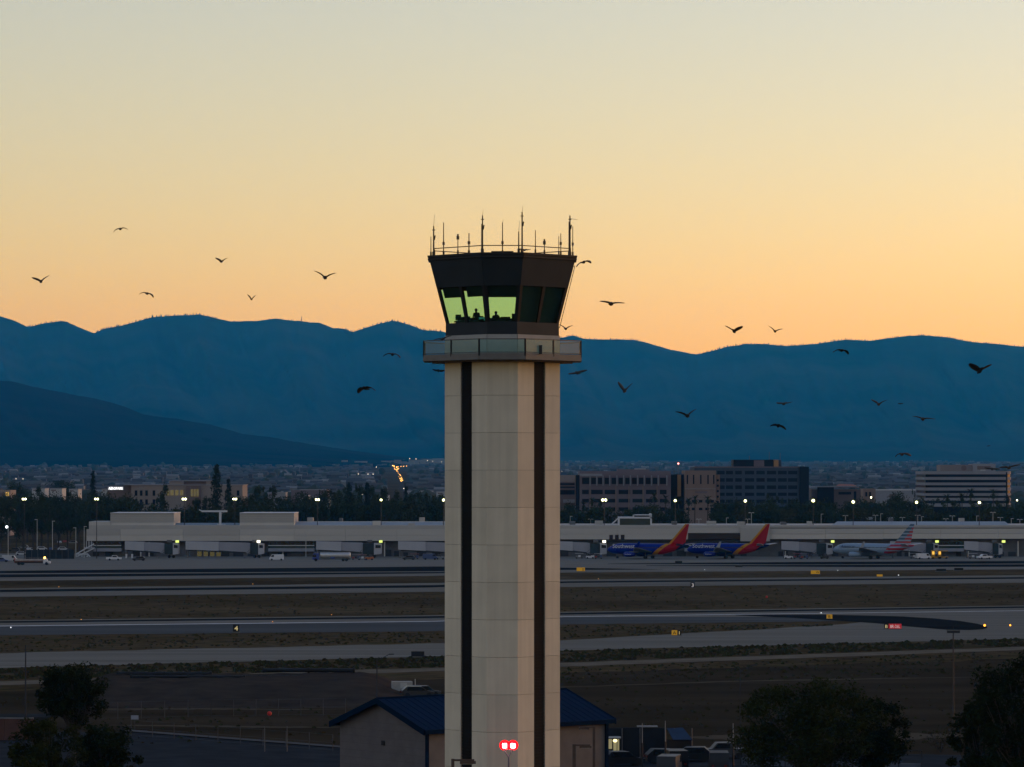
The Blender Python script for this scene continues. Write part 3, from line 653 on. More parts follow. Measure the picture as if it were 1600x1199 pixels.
sw_m = livery('blue_heart_livery', [(16.7,yel),(18.7,red),(23.9,(.004,.010,.06))], blue, 1.35, .91, 5.8)
aa_m = flag_livery()
silver_m = mat('silver_fuselage', (.19,.26,.35), .35, .05, .4, spec=.4, objspace=True)
wing_m = mat('wing_grey', (.10,.105,.12), .5, .1, .5, objspace=True)
def airliner(label, loc, rz, body, fin, eng, txt, tcol, winglet):
    t = thing('airliner', label, 'airplane', loc, rz)
    prof = [(0,.05,3.1),(.4,.55,3.1),(1.2,1.05,3.2),(2.4,1.5,3.35),(4,1.82,3.48),(6,1.98,3.55),(20,1.98,3.55),(23,1.9,3.62),(26,1.55,3.95),(29,1.05,4.4),(31.5,.6,4.8),(33.4,.22,5.05)]
    rings = [[(x, r*math.cos(2*math.pi*i/20), zc+r*1.03*math.sin(2*math.pi*i/20)) for i in range(20)] for x, r, zc in prof]
    fu = MB().loft(rings).build('fuselage', body, t, smooth=True)
    mb = MB(); mb.add([(1.7,-.62,4.28),(2.5,-1.05,4.35),(2.5,-1.1,4.72),(1.95,-.6,4.62)]+[(1.6,.0,4.35),(1.85,0,4.72)], [(0,1,2,3),(4,0,3,5)]); mb.build('cockpit_window', glassd_m, fu)
    mb = MB()
    for k in range(34): mb.box(5.2+k*.55, 5.45+k*.55, -2.0, -1.93, 3.95, 4.3)
    mb.build('cabin_windows', mat('cabin_pane', (.012,.014,.02), .3, 0), fu)
    for x in (3.6, 23.2): MB().box(x, x+.85, -1.96, -1.80, 3.0, 4.75).build('door', body, fu)
    def surf(nm, m, pts, th, parent=t):   # root LE, root TE, tip TE, tip LE as (x,y,z); tapered slab
        mb = MB(); up = [Vector(p) for p in pts]; nrm = (up[1]-up[0]).cross(up[3]-up[0]).normalized()
        a = [p+nrm*th*(1 if i < 2 else .4)*(.6 if i in (1, 2) else 1) for i, p in enumerate(up)]; b = [p-nrm*th*(1 if i < 2 else .4)*(.6 if i in (1, 2) else 1) for i, p in enumerate(up)]
        mb.add(a+b, [(0,1,2,3),(7,6,5,4),(0,4,5,1),(1,5,6,2),(2,6,7,3),(3,7,4,0)]); return mb.build(nm, m, parent)
    for s in (-1, 1):
        w = surf('wing', wing_m, [(11.5,s*1.5,2.6),(19.2,s*1.5,2.5),(21.6,s*16.5,4.3),(20.0,s*16.5,4.35)], .28)
        surf('winglet', winglet, [(20.1,s*16.4,4.3),(21.6,s*16.4,4.3),(22.7,s*17.2,6.6),(22.0,s*17.2,6.6)], .06, w)
        e = MB(); er = [(9.6,.72),(9.9,.92),(11,1.0),(12.6,.92),(13.8,.66),(14.3,.42)]
        e.loft([[(x, s*4.8+r*math.cos(2*math.pi*i/16), 1.62+r*.97*math.sin(2*math.pi*i/16)) for i in range(16)] for x, r in er]); en = e.build('engine', eng, t, smooth=True)
        MB().tube((9.57,s*4.8,1.62),(9.62,s*4.8,1.62),.66,n=16).build('fan', black_m, en)
        MB().box(11.6,15.4,s*4.8-.12,s*4.8+.12,2.3,2.75).build('pylon', wing_m, en)
        surf('tailplane', winglet, [(28.6,s*.7,5.0),(31.6,s*.7,5.0),(33.4,s*7.0,5.7),(31.9,s*7.0,5.7)], .14)
        g = MB(); g.tube((17.2,s*2.8,2.4),(17.2,s*2.8,.6),.14,n=8); gr = g.build('main_gear', steel_m, t)
        for d in (-.35, .35): MB().tube((17.2,s*2.8+d-.18,.56),(17.2,s*2.8+d+.18,.56),.56,n=14).build('wheel', black_m, gr)
    surf('fin', fin, [(25.3,0,5.5),(31.8,0,5.3),(33.6,0,12.7),(32.0,0,12.75)], .22)
    g = MB(); g.tube((4.2,0,2),(4.2,0,.4),.11,n=8); gr = g.build('nose_gear', steel_m, t)
    for d in (-.2, .2): MB().tube((4.2,d-.1,.4),(4.2,d+.1,.4),.4,n=12).build('wheel', black_m, gr)
    if txt:
        s, x0, z0, size, sq = txt
        text(s, size, tcol, 'fuselage_lettering', fu, Matrix.Translation((x0, -1.99, z0)) @ Matrix.Rotation(R(90), 4, 'X'), .02, sq)
        if eng is not silver_m: text(s, .62, tcol, 'engine_lettering', fu, Matrix.Translation((10.3, -5.83, 1.5)) @ Matrix.Rotation(R(90), 4, 'X'), .01, 1)
    return t
wlet = mat('white_lettering', (.62,.62,.64), .5, 0); glet = mat('slate_lettering', (.06,.075,.10), .5, 0)
sweng = mat('blue_nacelle', blue, .35, 0)
PSI = -30
swgrey = mat('pale_tailplane', (.32,.33,.36), .5, 0)
n1 = at(949, 873, 1311); airliner('blue airliner with red and yellow tail, nearer the control tower', (n1.x, 1311, 0), R(PSI), sw_m, sw_m, sweng, ('Southwest', 3.2, 3.85, 2.15, 1.0), wlet, sw_m)
n2 = at(1073.5, 873, 1313); airliner('blue airliner with red and yellow tail, its nose behind another blue tail', (n2.x, 1313, 0), R(PSI), sw_m, sw_m, sweng, ('Southwest', 3.2, 3.85, 2.15, 1.0), wlet, swgrey)
n3 = at(1301, 873, 1311); airliner('silver airliner with red, white and blue striped tail', (n3.x, 1311, 0), R(-34), aa_m, aa_m, silver_m, ('American', 4.6, 4.0, 1.5, 1.0), glet, swgrey)

# ------------------------------------------------------------------ vehicles
def paint(n, c): return mat('paint_'+n, c, .35, 0, spec=.5)
def wheels(t, pts, r=.36, w=.22):
    for x, y in pts: MB().tube((x, y-w/2, r), (x, y+w/2, r), r, n=12).build('wheel', black_m, t)
def car(label, p, kind='suv', group=None):
    t = thing({'van':'van','pickup':'pickup_truck'}.get(kind, 'car'), label, {'van':'van','pickup':'pickup'}.get(kind, 'car'), group=group)
    if kind == 'van': side = [(-2.6,.35),(2.5,.35),(2.6,.9),(2.2,1.25),(1.6,2.1),(-2.55,2.15),(-2.65,1.2)]; win = [(.9,1.3),(2.05,1.3),(1.55,2.0),(.9,2.0)]; hw = .98
    elif kind == 'pickup': side = [(-2.8,.45),(2.7,.45),(2.75,1.05),(1.5,1.15),(.9,1.8),(-.6,1.82),(-.8,1.15),(-2.8,1.15)]; win = [(-.5,1.2),(1.3,1.2),(.8,1.72),(-.5,1.72)]; hw = .95
    else: side = [(-2.25,.3),(2.2,.3),(2.3,.75),(1.3,.95),(.55,1.55),(-1.5,1.6),(-2.2,1.0)]; win = [(-1.6,1.0),(1.05,1.0),(.45,1.48),(-1.4,1.5)]; hw = .9
    MB().extr(side, 'y', -hw, hw).build('body', p, t)
    for s in (-1, 1): MB().extr(win, 'y', s*hw-.01 if s < 0 else hw-.03, s*hw+.03 if s < 0 else hw+.01).build('side_window', glassd_m, t)
    xb = side[-2][0]; L = 1.5 if kind != 'van' else 1.7
    wheels(t, [(-L,-hw+.1),(L,-hw+.1),(-L,hw-.1),(L,hw-.1)])
    for s in (-1, 1):
        MB().box(side[1][0]+.02, side[1][0]+.08, s*.65-.15, s*.65+.15, .62, .78).build('headlight', mat('lamp_glass', (.4,.4,.42), .2, 0), t)
        MB().box(side[0][0]-.06, side[0][0]+.02, s*.65-.12, s*.65+.12, .7, .9).build('tail_light', mat('tail_lens', (.15,.01,.01), .3, 0), t)
    return t
P = {'white': paint('white', (.6,.6,.62)), 'grey': paint('grey', (.18,.185,.19)), 'black': paint('black', (.015,.015,.018)), 'blue': paint('blue', (.03,.06,.16)), 'red': paint('red', (.25,.02,.02)), 'silver': paint('silver', (.4,.41,.42))}
def put(o, px, Y, rz=0): o.location = ((px-800)/F*Y, Y, 0); o.rotation_euler = (0, 0, rz); return o
def Yof(py): return F*H/(py-HZ)
put(car('white pickup parked at the foot of the terminal left end', P['white'], 'pickup'), 178, Yof(876), R(4))
put(car('small dark car parked beside the leftmost boarding bridge', P['black']), 217, Yof(876.5), R(180))
put(car('white van parked under the second boarding bridge', P['white'], 'van'), 432, Yof(876), R(185))
put(car('dark car on the apron left of the control tower, left of two', P['black']), 639, Yof(875), R(178))
put(car('dark blue van on the apron just left of the control tower', P['blue'], 'van'), 672, Yof(875), R(3))
put(car('white van on the apron right of the silver airliner tail', P['white'], 'van'), 1443, Yof(874), R(10))
put(car('white pickup at the far right of the apron', P['white'], 'pickup'), 1538, Yof(874), R(200))
# luggage carts and tugs
def cart(label, col, load):
    t = thing('baggage_cart', label, 'cart', group='ground service carts on the apron')
    MB().box(-1.5,1.5,-.75,.75,.4,.55).build('bed', steel_m, t); wheels(t, [(-1,-.65),(1,-.65),(-1,.65),(1,.65)], .22, .15)
    mb = MB()
    for x in (-1.45, 1.45):
        for y in (-.7, .7): mb.tube((x,y,.5),(x,y,1.9),.04,n=5)
    mb.build('frame', steel_m, t); MB().box(-1.55,1.55,-.8,.8,1.88,1.96).build('canopy', col, t)
    for k, (x, c) in enumerate(load): MB().box(x,x+.8,-.5,.45,.56,1.05+.2*(k % 3)).build('suitcase', c, t)
    return t
def tug(label, col, bcn=None):
    t = thing('baggage_tug', label, 'tug', group='ground service tugs on the apron')
    MB().extr([(-1.5,.3),(1.5,.3),(1.5,.95),(.5,1.05),(.3,.95),(-.2,.95),(-.3,1.2),(-1.5,1.2)], 'y', -.75, .75).build('body', col, t)
    MB().extr([(-1.0,1.2),(.25,1.0),(.1,1.85),(-.95,1.9)], 'y', -.7, .7).build('cab', mat('tug_cab', (.05,.055,.06), .4, .1, 1), t)
    wheels(t, [(-1,-.7),(1,-.7),(-1,.7),(1,.7)], .32)
    if bcn: MB().tube((-.4,0,1.9),(-.4,0,2.2),.14,n=8).build('beacon', bcn, t)
    return t
L1 = [(-1.3,P['red']),(-.4,P['black']),(.5,P['blue'])]; L2 = [(-1.2,P['grey']),(-.3,P['white'])]
amber = lamp('amber_beacon', (1,.50,.10), 3); orange = mat('orange_canopy', (.42,.12,.02), .6, .1, 2)
put(cart('grey canopy cart just right of the silver fuel truck', P['grey'], L1), 556, Yof(875))
put(cart('red canopy cart beside the orange tug left of the tower', P['red'], L2), 566, Yof(875.4))
put(tug('orange tug on the apron below the lime lamp by the fuel truck', orange), 577, Yof(875.4), R(180))
put(cart('red loaded cart under the bridge hidden by the tower edge', P['red'], L1), 648, Yof(874))
put(tug('grey tug on the apron touching the tower left edge', P['grey']), 688, Yof(874.5))
put(cart('white canopy cart at the foot of the bridge before the first blue nose', P['white'], L2), 905, Yof(873))
put(cart('loaded cart right in front of the first blue airliner nose', P['silver'], L1), 935, Yof(873.5))
put(tug('white tug by the first blue airliner nose wheel', P['white']), 922, Yof(873.2), R(180))
put(cart('red canopy cart right of the second blue airliner tail', P['red'], L1), 1246, Yof(873.5))
put(cart('blue canopy cart right of the second blue airliner tail', P['blue'], L1), 1257, Yof(874))
put(tug('white tug between the second blue airliner and the silver airliner', P['white']), 1232, Yof(873.5))
put(tug('dark tug under the silver airliner nose', P['black']), 1288, Yof(873.4), R(180))
put(cart('silver cart behind the silver airliner tail', P['silver'], L2), 1428, Yof(873))
put(tug('white tug behind the silver airliner tail', P['white']), 1436, Yof(873.6), R(180))
put(cart('white cart below the far right boarding bridge', P['white'], L2), 1520, Yof(873.2))
def loader(label, px, c1):
    t = thing('container_loader', label, 'loader', group='yellow lit loaders'); put(t, px, Yof(873.4))
    MB().box(-1.9,1.9,-.9,.9,.4,.8).build('chassis', c1, t); wheels(t, [(-1.3,-.9),(1.3,-.9),(-1.3,.9),(1.3,.9)], .35)
    MB().box(-1.8,-.6,-.85,.85,.8,3.1).build('cab', c1, t); mb = MB(); mb.tube((-.5,-.7,.8),(1.7,-.7,2.8),.1,n=6); mb.tube((-.5,.7,2.8),(1.7,.7,.8),.1,n=6); mb.build('scissor_arm', steel_m, t)
    MB().box(-.6,1.9,-.85,.85,2.75,3.0).build('platform', c1, t); MB().box(-1.6,-.8,-.93,-.86,1.6,2.7).build('work_lamp', lamp('yellow_work_lamp', (1,.55,.08), .35), t)
yl = mat('machine_yellow', (.5,.26,.03), .5, .1, 1)
loader('bright yellow lit loader right of the silver airliner tail', 1463, yl); loader('second yellow loader, just right of the bright one', 1473, yl)
# tankers
def tanker(label, px, Y, length, cabc, tankm, tank_r, flat, bcn, rz):
    t = thing('tanker_truck', label, 'truck'); put(t, px, Y, rz); h = length/2
    MB().box(-h,h,-.55,.55,.65,.95).build('chassis', dark_m, t)
    MB().extr([(-h,.55),(-h+2.3,.55),(-h+2.3,2.9 if not flat else 2.1),(-h+.5 if not flat else -h+1.2,2.95 if not flat else 2.15),(-h+(.05 if not flat else .9),1.7 if not flat else 1.35),(-h-.05,1.2)], 'y', -1.15, 1.15).build('cab', cabc, t)
    MB().box(-h+.1,-h+1.3,-1.19,-1.15,1.5,2.4 if not flat else 1.95).build('cab_window', glassd_m, t)
    if not flat:
        tk = MB(); n = 16; pr = [(-h+2.7,tank_r*.8),(-h+2.9,tank_r),(h-.3,tank_r),(h,tank_r*.8)]
        tk.loft([[(x, r*1.15*math.cos(2*math.pi*i/n), 2.15+r*math.sin(2*math.pi*i/n)) for i in range(n)] for x, r in pr]); tk = tk.build('tank', tankm, t, smooth=True)
        MB().box(-h+2.9,h-.3,-.4,.4,2.15+tank_r,2.3+tank_r).build('walkway', steel_m, tk); MB().box(-.4,1.2,-1.2,-1.1,1.0,1.5).build('hose_cabinet', cabc, t)
    else:
        MB().box(-h+2.5,h,-1.15,1.15,1.0,1.45).build('deck', mat('rust_brown_deck', (.10,.045,.03), .7, .2, 1), t)
        MB().box(-h+2.6,h-.2,-1.05,1.05,1.45,2.0).build('load', tankm, t)
        mb = MB()
        for k in range(7): mb.tube((-h+2.7+k*(length-3)/6,-1.12,1.4),(-h+2.7+k*(length-3)/6,-1.12,2.5),.05,n=5)
        mb.tube((-h+2.7,-1.12,2.5),(h-.3,-1.12,2.5),.05,n=5); mb.build('side_rail', steel_m, t)
        MB().box(h-.05,h+.1,-1,1,.7,2.3).build('tail_board', mat('red_board', (.3,.03,.02), .6, .1, 1), t)
    if bcn: MB().tube((-h+1.9,0,2.1 if flat else 2.9),(-h+1.9,0,2.75 if flat else 3.2),.32,n=10).build('beacon', bcn, t)
    wheels(t, [(-h+1.2,-1.0),(-h+1.2,1.0),(h-1.4,-1.0),(h-1.4,1.0),(h-2.6,-1.0),(h-2.6,1.0)], .52, .3)
tanker('silver fuel tanker truck with a blue cab on the apron', 518, Yof(877.2), 13.4, paint('deep_blue', (.02,.045,.22)), mat('polished_tank', (.50,.49,.48), .4, .05, 1, metal=.5), 1.05, False, None, 0)
tanker('flatbed truck with a glowing amber beacon driving on the left apron', 51, Yof(883), 12.0, P['white'], mat('pale_load', (.34,.30,.28), .7, .2, 1), .7, True, amber, R(180))
put(car('pale grey van behind the tail of the flatbed truck', P['silver'], 'van'), 15, Yof(877.5)); put(car('blue-grey car at the left edge of the apron', P['blue']), 3, Yof(878.5))
# car park behind the dark fence, left
cols = ['black','grey','silver','white','blue','black','silver','red','grey','white','black','silver']
r3 = random.Random(5)
spots = [(22,862,'row behind the left lamp post, first'),(36,858,'row behind the left lamp post, second'),(47,862,'row behind the left lamp post, third'),(66,860,'middle of the car park, left'),(78,862,'middle of the car park, centre'),(90,858,'middle of the car park, right'),(93,851,'back row, left'),(103,850,'back row, centre'),(113,851,'back row, right'),(99,861,'front row by the dark fence, left'),(108,864,'front row by the dark fence, right'),(34,868,'front row behind the flatbed truck')]
for (px, py, w), c in zip(spots, cols):
    nm = {'black':'black','grey':'grey','silver':'silver','white':'white','blue':'dark blue','red':'dark red'}[c]
    put(car('%s parked car left of the terminal, %s' % (nm, w), P[c], 'suv', 'cars parked left of the terminal'), px, Yof(py), R(r3.choice((80, 95, 180, 5))))
a, b = at(40, 877, 1296), at(116, 877, 1300)
fn = thing('screen_fence', 'dark screen fence between the car park and the apron', 'fence', (a.x, 1296, 0)); n = 8
for k in range(n):
    p, q = a.lerp(b, k/n), a.lerp(b, (k+1)/n); MB().obox(((p.x+q.x)/2, (p.y+q.y)/2, 1.7), ((q-p).length-.1, .08, 3.3), math.atan2(q.y-p.y, q.x-p.x)).build('screen_panel', mat('dark_screen', (.014,.02,.026), .8, .2, 1), fn, fn.location)
for k in range(n+1):
    p = a.lerp(b, k/n); MB().tube((p.x, p.y-.1, 0), (p.x, p.y-.1, 3.5), .06, n=6).build('fence_post', steel_m, fn, fn.location)

# ------------------------------------------------------------------ floodlight masts, lamp posts
flood_l = lamp('floodlight', (1,1,.70), 7); glow_m = mat('lamp_glow_disc', (.3,.3,.1), .4, 0, emit=(.8,.85,.2), estr=.16); flood_s = lamp('small_floodlight', (1,.95,.65), 8)  # disc behind each lens emits a yellow-green rim to imitate lamp glow
ordn = ['first','second','third','fourth','fifth','sixth','seventh','eighth','ninth','tenth','eleventh','twelfth']
def mast(label, px, py, Y, zb, r, l, heads=2, group='lit floodlight masts along the terminal'):
    q = at(px, py, Y); t = thing('floodlight_mast', label, 'floodlight', (q.x, Y, zb), group=group); h = q.z-zb
    MB().tube((0,0,0),(0,0,h+.2),.16,.09,n=8).build('pole', dark_m, t)
    MB().box(-.9 if heads == 2 else -.4,.9 if heads == 2 else .4,-.08,.08,h+.1,h+.25).build('crossarm', dark_m, t)
    for s in ((-1, 1) if heads == 2 else (0,)):
        x = s*r*.85
        hd = MB().obox((x, -.1, h), (r*1.2, .35, r*1.2)).build('lamp_head', dark_m, t)
        MB().tube((x,-.29,h),(x,-.27,h),r*1.0,n=14).build('glow_disc', glow_m, hd); MB().ball((x, -.32, h), r*.55, 10, 6, (1,.5,1)).build('lens', l, hd)  # self-lit disc stands in for the glow around the lens
zroof = at(0, 826, YT+2).z
for i, (px, py, r, k) in enumerate(((38,780,.5,2),(151,780,.5,2),(288,780,.55,2),(367,780,.5,2),(496,781,.5,2),(595.5,781.5,.55,1),(693,781.5,.6,1))):
    mast('%s lit floodlight mast from the left edge' % ordn[i], px, py, 1340 if px > 160 else 1305, zroof-.5 if px > 160 else 0, r, flood_l, k)
for i, (px, py, r, k, Y) in enumerate(((944,781.5,.65,2,1340),(1055,782.5,.6,1,1340),(1164.5,783,.65,1,1340),(1270.5,782.5,.75,1,1340),(1333,784.5,.7,1,1340),(1432,785,.65,1,1340),(1530,785.5,.6,1,1340))):
    mast('%s lit floodlight mast to the right of the control tower' % ordn[i], px, py, Y, zroof-.5, r, flood_l, k)
for px, py, w in ((1361,777.5,'between two bright floodlights left of the round-topped tree'),(1589,782,'at the right edge behind the banded office block'),(505,781,'just right of a bright floodlight left of the tower')):
    mast('small distant lit lamp '+w, px, py, 1700, terrain(1700), .45, flood_s, 1, 'small distant lamps')
pale_m = mat('pale_pole', (.42,.41,.38), .6, .1, 1)
def post(label, px, py, Y, kind, zb=None):
    zb = terrain(Y) if zb is None else zb; q = at(px, py, Y); t = thing('lamp_post', label, 'lamp post', (q.x, Y, zb), group='unlit lamp posts round the terminal'); h = max(2, q.z-zb)
    MB().tube((0,0,0),(0,0,h),.14,.1,n=6).build('pole', pale_m, t)
    if kind == 'T':
        MB().box(-.8,.8,-.1,.1,h-.08,h+.06).build('arm', pale_m, t)
        for s in (-1, 1): MB().obox((s*.75,0,h+.05), (.7,.5,.25), 0, s*.25).build('lamp_head', pale_m, t)
    else: MB().obox((.4*(1 if kind == 'R' else -1),0,h), (1.0,.45,.22)).build('lamp_head', pale_m, t)
W1 = [(1283,803.5),(1321,806),(1368,805.5),(1376,803),(1410,809),(1434,805.5),(1440,807.5),(1478,811),(1488,806.5),(1526,806.5),(1551.5,801),(1563,809),(1580,810.5),(1593.5,812),(1174,801.5),(891,807),(923,811.5),(1092,811.5),(1135,809.5),(1168,811.5)]
for i, (px, py) in enumerate(sorted(W1)):
    where = 'above the terminal roof left of the hipped roof' if px < 1290 else 'above the hipped terminal roof at right'
    post('small pale lamp post %s, %s from left' % (where, (ordn+['thirteenth','fourteenth'])[i if px < 1290 else i-7]), px, py, 1420, 'T' if i % 3 else 'R')
for px, py, Y, k, w in ((58,812,1370,'L','thin unlit lamp post behind the left car park'),(82,814.5,1310,'R','tall pale lamp post standing in the left car park'),(118.5,825,1330,'L','short pale lamp post at the right of the left car park'),(131.5,823,1318,'R','pale lamp post just left of the terminal wall')): post(w, px, py, Y, k)
q = at(11, 823.5, 1300); t = thing('lamp_post', 'lit white lamp post near the left edge by the car park', 'lamp post', (q.x, 1300, 0)); h = q.z
MB().tube((.4,0,0),(.4,0,h),.14,.1,n=6).build('pole', pale_m, t); MB().obox((0,0,h+.2), (1.1,.5,.2)).build('lamp_head', pale_m, t); MB().ball((-.1,-.2,h), .42, 8, 5).build('lens', lamp('cool_white_lamp', (.85,.93,1), 3), t)
post('tall plain pole in front of the fascia left of the fuel truck', 478, 828, 1330, 'R', 0)

# ------------------------------------------------------------------ airfield signs and lights
sy = mat('sign_yellow', (.62,.33,.02), .5, 0, emit=(1,.5,.03), estr=.05); sr = mat('sign_red', (.45,.015,.02), .5, 0, emit=(1,.03,.05), estr=.07); sk = mat('sign_black', (.008,.008,.009), .6, 0)
ly = mat('sign_legend_yellow', (.6,.5,.25), .5, 0, emit=(1,.8,.35), estr=.16); lk = mat('sign_legend_black', (.01,.01,.01), .6, 0); lw = mat('sign_legend_white', (.6,.6,.6), .5, 0, emit=(1,.85,.8), estr=.12)
def sign(label, x0, x1, y0, y1, secs, name='airfield_sign'):
    Y = Yof(y1+.8); a, b = at(x0, y0, Y), at(x1, y1, Y); t = thing(name, label, 'sign', ((a.x+b.x)/2, Y, 0)); w = b.x-a.x; z0, z1 = max(.15, b.z), a.z
    for f0, f1, m, s, lm in secs:
        xa, xb = -w/2+w*f0, -w/2+w*f1
        pn = MB().box(xa, xb, -.12, .12, z0, z1).build('sign_panel', m, t)
        if s:
            hh = (z1-z0)*.95; me = text(s, hh, lm, 'legend', pn, Matrix.Translation((xa+(xb-xa)*.12, -.135, z0+(z1-z0)*.14)) @ Matrix.Rotation(R(90), 4, 'X'), .004)
            ww = max(v.co.x for v in me.data.vertices)-min(v.co.x for v in me.data.vertices); k = min(1.15, (xb-xa)*.78/ww); x_l = min(v.co.x for v in me.data.vertices)
            for v in me.data.vertices: v.co.x = (xa+xb)/2-ww*k/2+(v.co.x-x_l)*k
    mb = MB()
    for x in (-w*.35, w*.35): MB().box(x-.05, x+.05, -.05, .05, 0, z0).build('leg', steel_m, t)
    MB().box(-w*.6, w*.6, -.4, .4, .03, .1).build('footing', conc_m, t)
sign('black distance sign with a pale 4 beside the runway, left of tower', 364, 374.2, 976, 987.6, [(0,1,sk,'4',ly)])
sign('black distance sign with a pale 3 beside the far runway', 1079, 1085.6, 910, 918.5, [(0,1,sk,'3',lw)])
sign('yellow taxiway sign on the apron edge just right of the tower', 901, 914, 887, 892.6, [(0,.6,sy,None,None),(.6,1,sy,'E',lk)])
sign('yellow taxiway sign at the apron edge below the silver airliner', 1267, 1281, 891.6, 897, [(0,.5,sy,None,None),(.5,1,sy,'W',lk)])
sign('small yellow taxiway sign beside the far runway at right', 1370, 1379, 897.8, 901, [(0,1,sy,None,None)])
sign('black backed sign at far right of the apron edge, left of two', 1463, 1478, 889, 892.6, [(0,1,sk,None,None)])
sign('black backed sign at far right of the apron edge, right of two', 1491, 1505, 887.6, 891.4, [(0,1,sk,None,None)])
sign('dark backed sign on the asphalt below the first blue airliner', 1055, 1066, 876.8, 881, [(0,1,sk,None,None)])
sign('low dark sign on the asphalt below the second blue airliner', 1149, 1160, 884, 886, [(0,1,sk,None,None)])
sign('yellow taxiway sign with black letter on the dark fillet', 1291.5, 1300.5, 960.2, 967, [(0,1,sy,'B',lk)])
sign('yellow and black taxiway sign on the grass wedge right of tower', 1049.5, 1064.5, 985, 993, [(0,.58,sy,'A',lk),(.58,1,sk,'1',ly)])
sign('red runway sign with white figures beside the dark fillet', 1381.5, 1408.5, 975, 982.8, [(0,.26,sk,'B',ly),(.26,1,sr,'8R-26L',lw)])
sign('black sign back beside the near taxiway left of the tower', 642.5, 663, 1018, 1026.6, [(0,1,sk,None,None)])
def marker(label, px, py, m, h, r=.12, name='runway_light'):
    Y = Yof(py); t = thing(name, label, 'light' if name == 'runway_light' else 'marker', ((px-800)/F*Y, Y, 0))
    MB().tube((0,0,0),(0,0,h*.6),.05,n=6).build('stem', dark_m, t); MB().ball((0,0,h*.8), r, 8, 5).build('lens' if name == 'runway_light' else 'flag', m, t)
am = lamp('amber_edge_light', (1,.32,.03), 1.3); amd = lamp('dim_amber_light', (1,.4,.08), 1); wl = lamp('white_edge_light', (.9,.95,1), 1.5)
marker('glowing amber light at the tip of the dark fillet', 1538.5, 980.5, am, .5, .24); marker('glowing amber light right of the dark fillet tip', 1578.5, 980, am, .45, .18)
for px, py, l, w in ((92,919,amd,'far runway left part'),(395,914.5,amd,'far runway middle left'),(127,970.5,amd,'near runway left part'),(518,963,amd,'near runway just left of the tower'),(17,983,wl,'near runway at the left edge'),(426,974,amd,'near runway right of the black 4 sign'),(1101,892,wl,'apron edge below the blue airliners'),(1309,893,wl,'apron edge below the silver airliner'),(1404,900.5,wl,'far runway at right'),(935,906.5,amd,'far runway just right of the tower'),(1283,960,wl,'near runway by the yellow letter sign')):
    marker('tiny runway light on the '+w, px, py, l, .4, .07)
marker('small red marker on the grass between the runways at right', 1198, 938, mat('marker_red', (.5,.03,.02), .6, 0), 1.0, .3, 'marker_post'); marker('small red marker on the dirt below the mound', 421, 1121, mat('marker_red', (.5,.03,.02), .6, 0), .6, .3, 'marker_post')
# ------------------------------------------------------------------ town behind the terminal
def bldg(name, label, cat, px, Y): 
    p = at(px, 800, Y); return thing(name, label, cat, (p.x, Y, terrain(Y)))
def bx(t, nm, m, x0, x1, y0, y1, Y, d, parent=None):
    a, b = at(x0, y0, Y), at(x1, y1, Y); z0 = terrain(Y)-.5 if y1 > 820 else b.z
    return MB().box(a.x, b.x, Y, Y+d, z0, a.z).build(nm, m, parent or t, t.location)
def bmat(n, c, **k): return mat(n, c, .85, .06, .2, **k)
mauve = bmat('mauve_concrete', (.150,.120,.135)); mauve2 = bmat('rose_concrete', (.21,.150,.125)); navy = bmat('blue_grey_concrete', (.050,.066,.095)); cream = bmat('cream_stucco', (.25,.205,.18)); creamd = bmat('brown_stucco', (.15,.11,.10))
band_c = bmat('pale_spandrel', (.24,.24,.26)); pent_c = bmat('penthouse_panel', (.20,.175,.17)); olive = mat('lit_olive_glazing', (.06,.055,.03), .3, 0, emit=(.75,.6,.25), estr=.05)
glass_b = mat('blue_black_glass', (.004,.009,.018), .3, 0, spec=.12); glow_glass = mat('sunset_glow_glazing', (.30,.16,.06), .3, 0, spec=.5); wh_m = bmat('white_warehouse', (.38,.385,.39))  # the orange glazing colour has the reflected sunset glow painted in
# cream office block, left
Y = 1650; t = bldg('office_building', 'cream three-storey office block behind the left part of the terminal', 'office building', 285, Y)
bx(t, 'wall', cream, 205, 379, 758.5, 830, Y, 30); bx(t, 'wing_wall', creamd, 193, 228, 758.5, 830, Y+4, 24)
bx(t, 'cornice', band_c, 193, 380, 757.4, 758.6, Y-.4, 31); bx(t, 'penthouse', creamd, 287, 322, 752.5, 757.6, Y+8, 12); bx(t, 'penthouse', cream, 264.6, 287, 752, 757.6, Y+7, 14); bx(t, 'penthouse', cream, 322, 331, 752, 757.6, Y+7, 14)
bx(t, 'penthouse_roof', band_c, 264, 331.5, 751, 752.1, Y+6.5, 15)
bx(t, 'entrance_bay', creamd, 291, 313, 759.5, 812, Y-1.2, 2)
for x in (210.6, 218.6, 227, 238.5, 370):
    for y in (766.5, 780.5): w = bx(t, 'window', glass_b, x, x+4, y, y+8.4, Y-.12, .2); bx(t, 'sill', band_c, x-.4, x+4.4, y+8.6, y+9.2, Y-.4, .4, w)
for x in (259, 266, 273.5, 281): bx(t, 'window', olive, x, x+5.5, 766, 774.5, Y-.12, .2)
for x in (298, 302.5, 307): bx(t, 'entrance_glazing', olive, x, x+3.4, 764.5, 776, Y-1.35, .2)
bx(t, 'sign_board', band_c, 168, 193, 760, 766.2, Y+3.5, 3); bx(t, 'sign_base', creamd, 168, 193, 766.2, 830, Y+4, 18)
q = at(169.6, 765.3, Y+3.3); text('AEROPARK', 1.62, lamp('white_sign_letters', (1,1,1), .9), 'sign_letters', t, Matrix.Translation((q.x-t.location.x, q.y-Y, q.z-t.location.z)) @ Matrix.Rotation(R(90), 4, 'X'), .05, .82)
